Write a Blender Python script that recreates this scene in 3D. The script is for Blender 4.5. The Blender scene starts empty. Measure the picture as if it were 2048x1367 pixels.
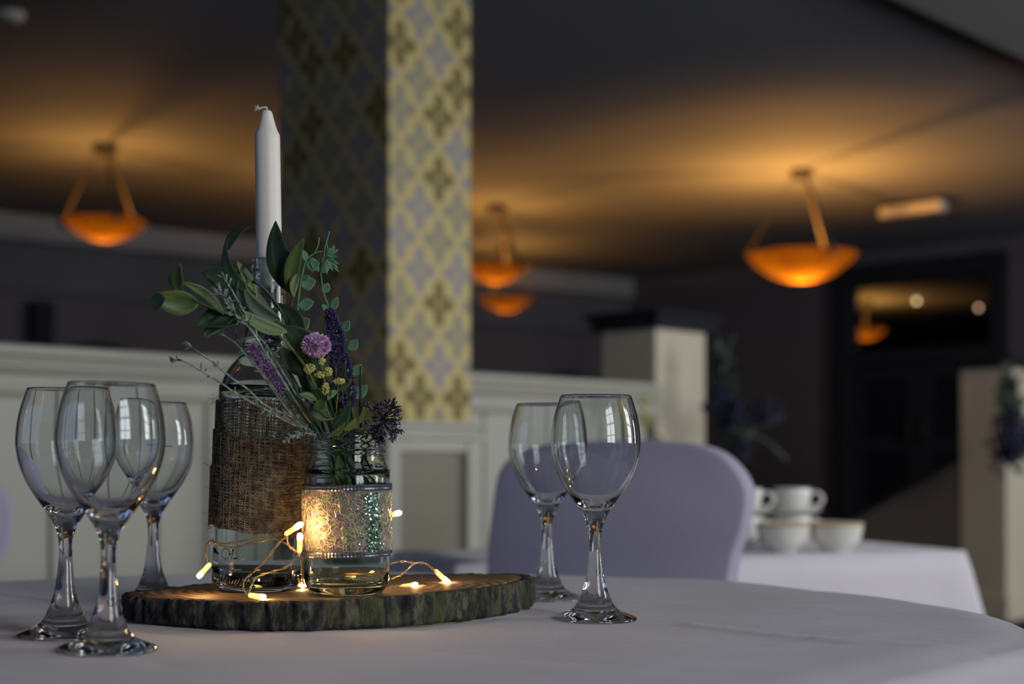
import bpy, bmesh, math, random
from mathutils import Vector, Matrix
R = random.Random(7)
sc = bpy.context.scene
COL = sc.collection
PI = math.pi
# ------------------------------------------------------------------ camera
F, HY, CZ = 2844.0, 920.0, 0.884          # focal length in px of the 2048 frame, horizon row, eye height
cd = bpy.data.cameras.new('camera'); cam = bpy.data.objects.new('camera', cd); COL.objects.link(cam)
cd.sensor_width = 36; cd.lens = 50; cd.shift_y = (HY-683.5)/2048
cd.clip_start = .05; cd.clip_end = 60
cam.location = (0, 0, CZ); cam.rotation_euler = (PI/2, 0, 0)
cd.dof.use_dof = True; cd.dof.focus_distance = 1.165; cd.dof.aperture_fstop = 4.0
sc.camera = cam
# ------------------------------------------------------------------ look
sc.view_settings.view_transform = 'Standard'; sc.view_settings.look = 'None'
sc.view_settings.gamma = 1; sc.view_settings.use_curve_mapping = False
sc.view_settings.exposure = 0.0
w = bpy.data.worlds.new('world'); sc.world = w; w.use_nodes = True
w.node_tree.nodes['Background'].inputs[0].default_value = (.5, .62, .8, 1)
w.node_tree.nodes['Background'].inputs[1].default_value = 0.6
cy = sc.cycles
cy.max_bounces = 14; cy.diffuse_bounces = 4; cy.glossy_bounces = 5; cy.transmission_bounces = 14; cy.transparent_max_bounces = 12
cy.caustics_reflective = False; cy.caustics_refractive = True; cy.blur_glossy = 1.0
cy.sample_clamp_indirect = 2.5; cy.sample_clamp_direct = 0
cy.use_denoising = True
try: cy.denoiser = 'OPENIMAGEDENOISE'; cy.denoising_input_passes = 'RGB_ALBEDO_NORMAL'
except Exception: pass
UA = Vector((.695, .719, 0)); VA = Vector((-.719, .695, 0))      # the building's two wall directions
WIN0 = Vector((1.85, .0, 0))                                        # a point on the window wall
def light_area(name, loc, nrm, sx, sy, power, col):
    l = bpy.data.lights.new(name, 'AREA'); l.shape = 'RECTANGLE'; l.size = sx; l.size_y = sy
    l.energy = power; l.color = col
    o = bpy.data.objects.new(name, l); COL.objects.link(o); o.location = loc
    o.rotation_euler = Vector(nrm).to_track_quat('-Z', 'Y').to_euler(); return o
WINS = [(-.75, .9), (2.2, 1.2), (6.2, 1.3)]                        # window centre along the wall, width
WPOW = [37, 74, 135]
for (t, wd), pw in zip(WINS, WPOW):
    c = WIN0 + UA*t - VA*.10 + Vector((0, 0, 1.62))
    light_area('window_daylight', c, VA, wd-.06, 1.5, pw, (.94, .98, 1.0))
light_area('added_blue_fill', (-4.45, .82, 1.6), UA, 5.2, 1.7, 16, (.38, .55, 1.0))  # added bluish fill that cools the shadows; no window is known on this side
# ------------------------------------------------------------------ helpers
def P(px, py, d): return Vector(((px-1024)/F*d, d, CZ-(py-HY)/F*d))
def s2l(c): 
    c = c/255
    return c/12.92 if c <= .04045 else ((c+.055)/1.055)**2.4
def rgb(r, g, b): return (s2l(r), s2l(g), s2l(b), 1)
def tag(o, label=None, cat=None, group=None, kind=None):
    if label: o['label'] = label
    if cat: o['category'] = cat
    if group: o['group'] = group
    if kind: o['kind'] = kind
    return o
def empty(name, loc=(0,0,0), rz=0):
    o = bpy.data.objects.new(name, None); COL.objects.link(o); o.location = loc; o.rotation_euler = (0,0,rz)
    o.empty_display_size = .05; return o
class MB:
    def __init__(s): s.v=[]; s.f=[]; s.uv={}
    def add(s, vs, fs):
        n=len(s.v); s.v+= [tuple(v) for v in vs]; s.f+=[tuple(i+n for i in f) for f in fs]; return n
    def box(s, o, ax, ay, az):
        o=Vector(o); ax=Vector(ax); ay=Vector(ay); az=Vector(az)
        vs=[o+ax*i+ay*j+az*k for k in (0,1) for j in (0,1) for i in (0,1)]
        s.add(vs, [(0,2,3,1),(4,5,7,6),(0,1,5,4),(2,6,7,3),(0,4,6,2),(1,3,7,5)]); return s
    def lathe(s, prof, n=48, M=None, close=False):
        vs=[]; fs=[]; m=len(prof)
        idx=[]
        for r,z in prof:
            if r<1e-7: idx.append([len(vs)]*n); vs.append(Vector((0,0,z)))
            else:
                row=[]
                for k in range(n):
                    a=2*PI*k/n; row.append(len(vs)); vs.append(Vector((r*math.cos(a), r*math.sin(a), z)))
                idx.append(row)
        for i in range(m-1+(1 if close else 0)):
            A=idx[i]; B=idx[(i+1)%m]
            for k in range(n):
                q=[A[k],A[(k+1)%n],B[(k+1)%n],B[k]]
                u=[]
                for x in q:
                    if x not in u: u.append(x)
                if len(u)>2: fs.append(tuple(u))
        if M is not None: vs=[M@v for v in vs]
        s.add(vs,fs); return s
    def tube(s, pts, rad, n=6, cap=True):
        pts=[Vector(p) for p in pts]; m=len(pts)
        if m<2: return s
        rad=rad if isinstance(rad,(list,tuple)) else [rad]*m
        vs=[]; fs=[]; prev=None
        for i,p in enumerate(pts):
            t=(pts[min(i+1,m-1)]-pts[max(i-1,0)])
            if t.length<1e-9: t=Vector((0,0,1))
            t.normalize()
            if prev is None:
                a=Vector((0,0,1)) if abs(t.z)<.9 else Vector((1,0,0)); x=t.cross(a).normalized()
            else:
                x=(prev-t*prev.dot(t)); 
                x = x.normalized() if x.length>1e-6 else t.orthogonal().normalized()
            prev=x; y=t.cross(x)
            for k in range(n):
                a=2*PI*k/n; vs.append(p+(x*math.cos(a)+y*math.sin(a))*rad[i])
        for i in range(m-1):
            for k in range(n):
                fs.append((i*n+k, i*n+(k+1)%n, (i+1)*n+(k+1)%n, (i+1)*n+k))
        if cap: fs.append(tuple(range(n-1,-1,-1))); fs.append(tuple((m-1)*n+k for k in range(n)))
        s.add(vs,fs); return s
    def blob(s, c, r, n=6, m=4, sq=(1,1,1), M=None):
        vs=[]; fs=[]; c=Vector(c)
        for j in range(m+1):
            th=PI*j/m
            for k in range(n):
                a=2*PI*k/n; v=Vector((math.sin(th)*math.cos(a)*sq[0], math.sin(th)*math.sin(a)*sq[1], math.cos(th)*sq[2]))*r
                if M is not None: v=M@v
                vs.append(c+v)
        for j in range(m):
            for k in range(n): fs.append((j*n+k,(j+1)*n+k,(j+1)*n+(k+1)%n,j*n+(k+1)%n))
        s.add(vs,fs); return s
    def prism(s, poly, ext):       # poly: list of 3d points, ext: extrusion vector
        n=len(poly); e=Vector(ext); vs=[Vector(p) for p in poly]+[Vector(p)+e for p in poly]
        fs=[tuple(range(n))[::-1], tuple(range(n,2*n))]+[(i,(i+1)%n,n+(i+1)%n,n+i) for i in range(n)]
        s.add(vs,fs); return s
    def build(s, name, mat, parent=None, smooth=False, bevel=0, solid=0, fix=True, off=0):
        me=bpy.data.meshes.new(name); 
        O=Vector(off) if off else None
        vs=s.v if O is None else [tuple(Vector(v)-O) for v in s.v]
        me.from_pydata(vs,[],s.f); me.update()
        if fix and not (s.uv):
            bm=bmesh.new(); bm.from_mesh(me); bmesh.ops.remove_doubles(bm, verts=bm.verts, dist=1e-6) if len(s.v)<40000 else None
            bmesh.ops.recalc_face_normals(bm, faces=bm.faces); bm.to_mesh(me); bm.free()
        if smooth: me.shade_smooth()
        me.materials.append(mat)
        o=bpy.data.objects.new(name, me); COL.objects.link(o)
        if parent: o.parent=parent
        if O is not None: o.location=O
        if bevel:
            b=o.modifiers.new('bevel','BEVEL'); b.width=bevel; b.segments=2; b.limit_method='ANGLE'
        if solid:
            b=o.modifiers.new('solidify','SOLIDIFY'); b.thickness=solid; b.offset=0
        return o
def crv(pts, k=6):                 # Catmull-Rom through points
    pts=[Vector(p) for p in pts]; out=[]
    for i in range(len(pts)-1):
        p0=pts[max(i-1,0)]; p1=pts[i]; p2=pts[i+1]; p3=pts[min(i+2,len(pts)-1)]
        for j in range(k):
            t=j/k; out.append(.5*((2*p1)+(p2-p0)*t+(2*p0-5*p1+4*p2-p3)*t*t+(3*p1-p0-3*p2+p3)*t**3))
    out.append(pts[-1]); return out
def crv2(pts, k=4): return [(v.x, v.y) for v in crv([(a,b,0) for a,b in pts], k)]
# ------------------------------------------------------------------ materials
def mat(name, base=(.5,.5,.5,1), rough=.6, metal=0, trans=0, ior=1.45, emit=None, es=0, noise=0, nscale=20, bump=0, bscale=60, spec=.5, coat=0, sheen=0, sss=0, alt=None):
    m=bpy.data.materials.new(name); m.use_nodes=True; nt=m.node_tree; b=nt.nodes['Principled BSDF']
    b.inputs['Base Color'].default_value=base; b.inputs['Roughness'].default_value=rough; b.inputs['Metallic'].default_value=metal
    b.inputs['Transmission Weight'].default_value=trans; b.inputs['IOR'].default_value=ior
    b.inputs['Specular IOR Level'].default_value=spec
    if coat: b.inputs['Coat Weight'].default_value=coat
    if sheen: b.inputs['Sheen Weight'].default_value=sheen
    if sss: b.inputs['Subsurface Weight'].default_value=sss; b.inputs['Subsurface Radius'].default_value=(.01,.008,.006); b.inputs['Subsurface Scale'].default_value=1
    if emit: b.inputs['Emission Color'].default_value=emit; b.inputs['Emission Strength'].default_value=es
    tc=None
    if noise or bump or alt: tc=nt.nodes.new('ShaderNodeTexCoord')
    if noise or alt:
        n=nt.nodes.new('ShaderNodeTexNoise'); n.inputs['Scale'].default_value=nscale; n.inputs['Detail'].default_value=5
        nt.links.new(tc.outputs['Object'], n.inputs['Vector'])
        r=nt.nodes.new('ShaderNodeValToRGB'); r.color_ramp.elements[0].position=.35; r.color_ramp.elements[1].position=.65
        a=alt if alt else tuple(c*(1-noise) for c in base[:3])+(1,)
        r.color_ramp.elements[0].color=a; r.color_ramp.elements[1].color=base
        nt.links.new(n.outputs['Fac'], r.inputs['Fac']); nt.links.new(r.outputs['Color'], b.inputs['Base Color'])
    if bump:
        n2=nt.nodes.new('ShaderNodeTexNoise'); n2.inputs['Scale'].default_value=bscale; n2.inputs['Detail'].default_value=6
        nt.links.new(tc.outputs['Object'], n2.inputs['Vector'])
        bp=nt.nodes.new('ShaderNodeBump'); bp.inputs['Strength'].default_value=bump; bp.inputs['Distance'].default_value=.002
        nt.links.new(n2.outputs['Fac'], bp.inputs['Height']); nt.links.new(bp.outputs['Normal'], b.inputs['Normal'])
    return m
def glassmat(name, col=(1,1,1,1), ior=1.5):
    m=bpy.data.materials.new(name); m.use_nodes=True; nt=m.node_tree; nt.nodes.clear()
    o=nt.nodes.new('ShaderNodeOutputMaterial'); g=nt.nodes.new('ShaderNodeBsdfGlass')
    g.inputs['Color'].default_value=col; g.inputs['IOR'].default_value=ior; g.inputs['Roughness'].default_value=0
    nt.links.new(g.outputs[0], o.inputs[0]); return m
M={}
M['glass']=glassmat('clear glass',(.97,.98,.98,1),1.5)
M['jar']=glassmat('jar glass',(.93,.97,.94,1),1.5)
M['bottle']=glassmat('bottle glass',(.93,.96,.95,1),1.5)
M['wax']=mat('candle wax',rgb(222,216,208),.45,sss=.04,noise=.03,nscale=40)
M['wick']=mat('wick cotton',rgb(215,212,208),.9,noise=.25,nscale=900)
M['ceiling']=mat('ceiling paint',rgb(112,113,122),.9,noise=.05,nscale=1.5)
M['darkwall']=mat('dark wall paint',rgb(92,86,92),.8,noise=.12,nscale=2)
M['cornice']=mat('cornice paint',rgb(136,134,136),.7,noise=.06,nscale=3)
M['frieze']=mat('frieze paint',rgb(92,90,96),.8,noise=.06,nscale=3)
M['cream']=mat('cream paint',rgb(178,175,163),.45,noise=.06,nscale=5,bump=.05,bscale=30)
M['cream2']=mat('cream post paint',rgb(206,194,172),.55,noise=.05,nscale=4)
M['panel']=mat('taupe panel paint',rgb(134,126,110),.55,noise=.12,nscale=4)
M['navy']=mat('dark stained wood',rgb(22,23,34),.85,noise=.2,nscale=20)
M['carpet']=mat('carpet',rgb(52,42,42),.95,noise=.4,nscale=60,bump=.4,bscale=300)
M['plaster']=mat('wall plaster',rgb(120,114,108),.85,noise=.05,nscale=2)
M['black']=mat('blackened metal',rgb(24,20,18),.5,metal=.3)
M['brass']=mat('aged metal strap',rgb(64,48,36),.6,metal=.3,noise=.2,nscale=30)
M['china']=mat('white china',rgb(225,222,215),.2,coat=.3)
M['china_yellow']=mat('yellow rim glaze',rgb(200,160,50),.3)
M['tablewood']=mat('table wood',rgb(110,84,60),.5,noise=.3,nscale=10)
M['leaf']=mat('silk leaf green',rgb(88,108,54),.5,noise=.25,nscale=40,alt=rgb(68,90,48))
M['leafd']=mat('silk leaf dark green',rgb(46,68,42),.5,alt=rgb(32,50,38),nscale=40)
M['euc']=mat('eucalyptus green',rgb(112,152,116),.55,alt=rgb(92,132,104),nscale=60)
M['eucstem']=mat('teal green stem',rgb(66,112,92),.5,alt=rgb(84,124,84),nscale=40)
M['twig']=mat('frosted grey green twig',rgb(138,150,144),.3,alt=rgb(70,88,80),nscale=200)
M['navyfl']=mat('navy violet petals',rgb(76,66,120),.45,alt=rgb(26,22,50),nscale=420)
M['lilac']=mat('violet petals',rgb(186,140,200),.5,alt=rgb(84,52,112),nscale=420)
M['pom']=mat('pink lilac petals',rgb(242,212,238),.6,alt=rgb(178,136,184),nscale=420)
M['swagbloom']=mat('navy bloom petals',rgb(46,44,74),.7,alt=rgb(24,24,44),nscale=60)
M['yellow']=mat('pale yellow buds',rgb(212,206,128),.6,alt=rgb(170,170,80),nscale=500)
M['allium']=mat('navy black berries',rgb(48,46,70),.25,alt=rgb(24,24,38),nscale=300,coat=.4)
M['wire']=glassmat('clear wire sleeve',(.95,.8,.55,1),1.4)
M['wire']=mat('copper wire sleeve',rgb(170,150,112),.25,metal=.55)
M['led']=mat('warm led',(1,.9,.7,1),.3,emit=(1,.58,.22,1),es=270)
M['ledbase']=mat('led sleeve',rgb(255,225,170),.3,trans=.6,emit=(1,.6,.22,1),es=.8)
M['silver']=mat('silver ribbon',rgb(126,127,138),.3,metal=.8,noise=.5,nscale=900)
M['lampdark']=mat('lamp metal',rgb(30,22,20),.6)
M['bulb']=mat('pendant bulb',(1,.8,.5,1),.3,emit=(1,.55,.18,1),es=20)
M['skirt']=mat('dark door glass',rgb(26,26,32),.15)
M['fixture']=mat('ceiling unit plastic',rgb(190,180,168),.6)
M['smallspot']=mat('spot lamp',(1,.9,.7,1),.3,emit=(1,.74,.36,1),es=26)
M['smallspot2']=mat('dim spot lamp',(1,.8,.6,1),.3,emit=(1,.62,.38,1),es=3)
M['trunk']=mat('shelf objects',rgb(84,66,52),.6,noise=.2)
# cloth with weave bump
def cloth(name, c, sc_=1400, weave=.25, nz=.05):
    m=mat(name,c,.85,noise=nz,nscale=7,sheen=.15,spec=.2); nt=m.node_tree; b=nt.nodes['Principled BSDF']
    tc=nt.nodes.new('ShaderNodeTexCoord'); 
    n=nt.nodes.new('ShaderNodeTexNoise'); n.inputs['Scale'].default_value=sc_; n.inputs['Detail'].default_value=2
    n3=nt.nodes.new('ShaderNodeTexNoise'); n3.inputs['Scale'].default_value=26; n3.inputs['Detail'].default_value=4
    mx=nt.nodes.new('ShaderNodeMath'); mx.operation='MULTIPLY_ADD'; mx.inputs[1].default_value=.25
    nt.links.new(tc.outputs['Object'],n.inputs['Vector']); nt.links.new(tc.outputs['Object'],n3.inputs['Vector'])
    nt.links.new(n.outputs['Fac'],mx.inputs[0]); nt.links.new(n3.outputs['Fac'],mx.inputs[2])
    bp=nt.nodes.new('ShaderNodeBump'); bp.inputs['Strength'].default_value=weave; bp.inputs['Distance'].default_value=.002
    nt.links.new(mx.outputs[0],bp.inputs['Height']); nt.links.new(bp.outputs['Normal'],b.inputs['Normal']); return m
M['cloth']=cloth('lilac grey table linen',rgb(180,174,182),900,.55)
M['cloth2']=cloth('white table linen',rgb(226,218,226))
M['cover']=cloth('lilac grey chair cover',rgb(174,167,187),600,.08)
M['burlap']=mat('burlap jute',rgb(124,113,96),.9,alt=rgb(74,66,57),nscale=160,bump=.5,bscale=1500)
# wood slice
def woodtop():
    m=mat('sawn wood',rgb(150,120,84),.7); nt=m.node_tree; b=nt.nodes['Principled BSDF']
    tc=nt.nodes.new('ShaderNodeTexCoord'); mp=nt.nodes.new('ShaderNodeMapping'); mp.inputs['Scale'].default_value=(1,1.5,.2)
    wv=nt.nodes.new('ShaderNodeTexWave'); wv.wave_type='RINGS'; wv.rings_direction='Z'; wv.inputs['Scale'].default_value=30; wv.inputs['Distortion'].default_value=5; wv.inputs['Detail'].default_value=4; wv.inputs['Detail Scale'].default_value=1.2
    r=nt.nodes.new('ShaderNodeValToRGB'); r.color_ramp.elements[0].color=rgb(88,64,42); r.color_ramp.elements[1].color=rgb(168,138,98)
    n=nt.nodes.new('ShaderNodeTexNoise'); n.inputs['Scale'].default_value=60; n.inputs['Detail'].default_value=6
    mx=nt.nodes.new('ShaderNodeMix'); mx.data_type='RGBA'; mx.blend_type='MULTIPLY'; mx.inputs[0].default_value=.6
    bp=nt.nodes.new('ShaderNodeBump'); bp.inputs['Strength'].default_value=.5; bp.inputs['Distance'].default_value=.002
    L=nt.links.new
    L(tc.outputs['Object'],mp.inputs[0]); L(mp.outputs[0],wv.inputs[0]); L(mp.outputs[0],n.inputs['Vector']); L(wv.outputs['Fac'],r.inputs[0])
    L(r.outputs[0],mx.inputs[6]); L(n.outputs['Fac'],mx.inputs[7]); L(mx.outputs[2],b.inputs['Base Color']); L(n.outputs['Fac'],bp.inputs['Height']); L(bp.outputs[0],b.inputs['Normal']); return m
M['woodtop']=woodtop()
def barkmat():
    m=mat('bark',rgb(60,54,48),.9); nt=m.node_tree; b=nt.nodes['Principled BSDF']
    tc=nt.nodes.new('ShaderNodeTexCoord'); mp=nt.nodes.new('ShaderNodeMapping'); mp.inputs['Scale'].default_value=(1,1,.35)
    n=nt.nodes.new('ShaderNodeTexNoise'); n.inputs['Scale'].default_value=120; n.inputs['Detail'].default_value=8; n.inputs['Roughness'].default_value=.7
    r=nt.nodes.new('ShaderNodeValToRGB'); e=r.color_ramp.elements; e[0].position=.3; e[0].position=.36; e[0].color=rgb(14,14,18); e[1].position=.66; e[1].color=rgb(122,114,98)
    x=r.color_ramp.elements.new(.5); x.color=rgb(52,50,46)
    n2=nt.nodes.new('ShaderNodeTexNoise'); n2.inputs['Scale'].default_value=60; n2.inputs['Detail'].default_value=7
    r2=nt.nodes.new('ShaderNodeValToRGB'); r2.color_ramp.elements[0].position=.48; r2.color_ramp.elements[1].position=.66
    sx=nt.nodes.new('ShaderNodeSeparateXYZ'); mr=nt.nodes.new('ShaderNodeMapRange'); mr.inputs['From Min'].default_value=-.1; mr.inputs['From Max'].default_value=.1
    mm=nt.nodes.new('ShaderNodeMath'); mm.operation='MULTIPLY'
    mx=nt.nodes.new('ShaderNodeMix'); mx.data_type='RGBA'; mx.inputs[7].default_value=rgb(74,80,44)
    bp=nt.nodes.new('ShaderNodeBump'); bp.inputs['Strength'].default_value=1; bp.inputs['Distance'].default_value=.004
    L=nt.links.new
    L(tc.outputs['Object'],mp.inputs[0]); L(mp.outputs[0],n.inputs['Vector']); L(mp.outputs[0],n2.inputs['Vector'])
    L(n.outputs['Fac'],r.inputs[0]); L(n2.outputs['Fac'],r2.inputs[0]); L(tc.outputs['Object'],sx.inputs[0]); L(sx.outputs['X'],mr.inputs['Value'])
    L(r2.outputs[0],mm.inputs[0]); L(mr.outputs[0],mm.inputs[1]); L(mm.outputs[0],mx.inputs[0]); L(r.outputs[0],mx.inputs[6]); L(mx.outputs[2],b.inputs['Base Color'])
    L(n.outputs['Fac'],bp.inputs['Height']); L(bp.outputs[0],b.inputs['Normal']); return m
M['bark']=barkmat()
# wallpaper: staggered four-petal motifs, UV in metres
def wallpaper():
    m=mat('patterned wallpaper',rgb(176,158,106),.5); nt=m.node_tree; b=nt.nodes['Principled BSDF']; L=nt.links.new
    uv=nt.nodes.new('ShaderNodeUVMap'); sx=nt.nodes.new('ShaderNodeSeparateXYZ'); L(uv.outputs[0],sx.inputs[0])
    def mth(op,a,b_=None,c=None):
        n=nt.nodes.new('ShaderNodeMath'); n.operation=op
        for i,v in enumerate((a,b_,c)):
            if v is None: continue
            if isinstance(v,(int,float)): n.inputs[i].default_value=v
            else: L(v,n.inputs[i])
        return n.outputs[0]
    PX,PY=.147,.177
    U=mth('DIVIDE',sx.outputs['X'],PX); V=mth('DIVIDE',sx.outputs['Y'],PY)
    col=rgb(178,160,108)
    cur=None
    for off in (0,.5):
        u=mth('ADD',U,off); v=mth('ADD',V,off)
        fu=mth('SUBTRACT',mth('FRACT',u),.5); fv=mth('SUBTRACT',mth('FRACT',v),.5)
        au=mth('MULTIPLY',mth('ABSOLUTE',fu),PX); av=mth('MULTIPLY',mth('ABSOLUTE',fv),PY)
        def ell(cx,cyy,rx,ry):
            a=mth('DIVIDE',mth('SUBTRACT',au,cx),rx); c=mth('DIVIDE',mth('SUBTRACT',av,cyy),ry)
            return mth('LESS_THAN',mth('ADD',mth('MULTIPLY',a,a),mth('MULTIPLY',c,c)),1)
        mask=mth('MAXIMUM',ell(0,.036,.021,.031),ell(.031,0,.031,.021))
        hole=mth('GREATER_THAN',mth('ADD',mth('POWER',mth('DIVIDE',au,.007),2),mth('POWER',mth('DIVIDE',av,.009),2)),1)
        mask=mth('MULTIPLY',mask,hole)
        cmb=nt.nodes.new('ShaderNodeCombineXYZ'); L(mth('FLOOR',u),cmb.inputs[0]); L(mth('FLOOR',v),cmb.inputs[1]); cmb.inputs[2].default_value=off*7
        wn=nt.nodes.new('ShaderNodeTexWhiteNoise'); wn.noise_dimensions='3D'; L(cmb.outputs[0],wn.inputs['Vector'])
        r=nt.nodes.new('ShaderNodeValToRGB'); r.color_ramp.interpolation='CONSTANT'; e=r.color_ramp.elements
        e[0].color=rgb(138,131,128); e[1].position=.45; e[1].color=rgb(136,130,108); x=e.new(.74); x.color=rgb(112,100,58)
        L(wn.outputs['Value'],r.inputs[0])
        mx=nt.nodes.new('ShaderNodeMix'); mx.data_type='RGBA'; L(mask,mx.inputs[0]); L(r.outputs[0],mx.inputs[7])
        if cur is None: mx.inputs[6].default_value=col
        else: L(cur,mx.inputs[6])
        cur=mx.outputs[2]
    L(cur,b.inputs['Base Color']); b.inputs['Metallic'].default_value=.4; b.inputs['Roughness'].default_value=.55; return m
M['paper']=wallpaper()
def bowlmat(name,c1,c2):
    m=bpy.data.materials.new(name); m.use_nodes=True; nt=m.node_tree; nt.nodes.clear(); L=nt.links.new
    o=nt.nodes.new('ShaderNodeOutputMaterial'); t=nt.nodes.new('ShaderNodeBsdfTranslucent'); d=nt.nodes.new('ShaderNodeBsdfDiffuse'); mx=nt.nodes.new('ShaderNodeMixShader')
    n=nt.nodes.new('ShaderNodeTexNoise'); n.inputs['Scale'].default_value=7; n.inputs['Detail'].default_value=4; tc=nt.nodes.new('ShaderNodeTexCoord'); L(tc.outputs['Object'],n.inputs['Vector'])
    r=nt.nodes.new('ShaderNodeValToRGB'); r.color_ramp.elements[0].position=.3; r.color_ramp.elements[1].position=.7; r.color_ramp.elements[0].color=c1; r.color_ramp.elements[1].color=c2
    L(n.outputs['Fac'],r.inputs[0]); L(r.outputs[0],t.inputs[0]); d.inputs[0].default_value=(.05,.03,.01,1); mx.inputs[0].default_value=.3
    L(t.outputs[0],mx.inputs[1]); L(d.outputs[0],mx.inputs[2]); L(mx.outputs[0],o.inputs[0]); return m
M['bowl']=bowlmat('amber alabaster glass',(.021,.009,.0009,1),(.036,.0165,.0018,1))
def netmat():
    m=mat('pearly shredded net',rgb(214,196,166),.3,metal=.35); nt=m.node_tree; b=nt.nodes['Principled BSDF']; L=nt.links.new
    tc=nt.nodes.new('ShaderNodeTexCoord'); n=nt.nodes.new('ShaderNodeTexNoise'); n.inputs['Scale'].default_value=220; L(tc.outputs['Object'],n.inputs['Vector'])
    r=nt.nodes.new('ShaderNodeValToRGB'); e=r.color_ramp.elements; e[0].position=.35; e[0].color=rgb(200,150,200); e[1].position=.65; e[1].color=rgb(190,210,160); x=e.new(.5); x.color=rgb(226,206,164)
    L(n.outputs['Fac'],r.inputs[0]); L(r.outputs[0],b.inputs['Base Color']); b.inputs['Coat Weight'].default_value=.5; return m
M['net']=netmat()
def filmmat():
    m=bpy.data.materials.new('thin gauze'); m.use_nodes=True; nt=m.node_tree; nt.nodes.clear(); L=nt.links.new
    o=nt.nodes.new('ShaderNodeOutputMaterial'); t=nt.nodes.new('ShaderNodeBsdfTranslucent'); t.inputs[0].default_value=(.8,.7,.5,1)
    d=nt.nodes.new('ShaderNodeBsdfDiffuse'); d.inputs[0].default_value=(.55,.5,.42,1); tr=nt.nodes.new('ShaderNodeBsdfTransparent')
    a=nt.nodes.new('ShaderNodeMixShader'); a.inputs[0].default_value=.5; L(t.outputs[0],a.inputs[1]); L(d.outputs[0],a.inputs[2])
    c=nt.nodes.new('ShaderNodeMixShader'); c.inputs[0].default_value=.5; L(tr.outputs[0],c.inputs[1]); L(a.outputs[0],c.inputs[2]); L(c.outputs[0],o.inputs[0]); return m
M['film']=filmmat()
def sequinmat():
    m=mat('green silver sequins',rgb(150,200,170),.2,metal=.9); nt=m.node_tree; b=nt.nodes['Principled BSDF']; L=nt.links.new
    tc=nt.nodes.new('ShaderNodeTexCoord'); n=nt.nodes.new('ShaderNodeTexNoise'); n.inputs['Scale'].default_value=500; L(tc.outputs['Object'],n.inputs['Vector'])
    r=nt.nodes.new('ShaderNodeValToRGB'); e=r.color_ramp.elements; e[0].position=.38; e[0].color=rgb(60,96,84); e[1].position=.6; e[1].color=rgb(220,236,226); x=e.new(.5); x.color=rgb(130,186,160)
    L(n.outputs['Fac'],r.inputs[0]); L(r.outputs[0],b.inputs['Base Color']); return m
M['sequin']=sequinmat()
# ================================================================== ROOM SHELL
ZC=2.584
A=Vector((1.05,13.5,0)); S_W=Vector((8.2,6.56,0)); C_=Vector((-.93,-2.88,0)); D_=Vector((-9.4,5.34,0))
corners=[A,Vector((8.23,6.6,0)),C_,D_]
MB().add([c+Vector((0,0,-.02)) for c in corners],[(3,2,1,0)])
fl=MB(); fl.prism([c*1.0+Vector((0,0,0)) for c in corners],(0,0,-.1)); tag(fl.build('floor',M['carpet']),'dark patterned carpet floor',kind='structure')
ce=MB(); ce.prism([c+Vector((0,0,ZC)) for c in corners],(0,0,.1)); tag(ce.build('ceiling',M['ceiling']),'plain painted ceiling in shadow',kind='structure')
def wallslab(name,p,q,mt,z0=0,z1=ZC,th=.1,out=None):
    d=(q-p).normalized(); n=Vector((d.y,-d.x,0)) if out is None else out
    m=MB(); m.prism([p+Vector((0,0,z0)),q+Vector((0,0,z0)),q+Vector((0,0,z1)),p+Vector((0,0,z1))],n*th)
    return tag(m.build(name,mt),kind='structure')
bk=(A-D_).normalized(); bn=Vector((-bk.y,bk.x,0))
wallslab('wall_back',D_,A,M['darkwall'],out=bn)
wallslab('wall_left',C_,D_,M['plaster'],out=-UA)
# cornice and frieze along the far wall
m=MB(); m.box(D_-bn*.16+Vector((0,0,ZC-.175)), (A-D_), bn*.16, (0,0,.175)); tag(m.build('trim_1',M['cornice']),'pale cornice running along the far dark wall',kind='structure')
m=MB(); m.box(D_-bn*.10+Vector((0,0,ZC-.52)), (A-D_), bn*.10, (0,0,.31)); tag(m.build('trim_2',M['frieze']),'grey frieze band under the cornice',kind='structure')
# arched dark recesses on the far wall
def on_back(px):           # point of back wall seen at image column px
    rx=(px-1024)/F
    # D_+bk*s : x = rx*y
    s=(rx*D_.y-D_.x)/(bk.x-rx*bk.y); return s
for px,wd,zt in ((-60,.9,1.72),(195,.80,1.74),(362,.46,1.70),(1130,.8,1.7)):
    s=on_back(px); c=D_+bk*s-bn*.01; m=MB(); pts=[]
    for k in range(13):
        a=PI*k/12; pts.append(c+bk*(wd/2*math.cos(a))+Vector((0,0,zt-wd*.42+wd*.42*math.sin(a))))
    pts=[c+bk*(wd/2)+Vector((0,0,.02))]+pts+[c-bk*(wd/2)+Vector((0,0,.02))]
    m.prism(pts,-bn*.06)
    tag(m.build('arched_alcove',M['navy']),'dark arched alcove panel against the far wall '+{-60:'at the extreme left edge of the room',195:'under the left pendant lamp',362:'beside the leafy sprig',1130:'beyond the partition right of the pillar'}[px],'alcove','arched alcove panels')
s=on_back(75); m=MB(); m.box(D_+bk*(s-.07)-bn*.14, bk*.14, bn*.14, (0,0,2.0)); tag(m.build('trim_3',M['navy']),'narrow dark upright on the far wall',kind='structure')
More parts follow.
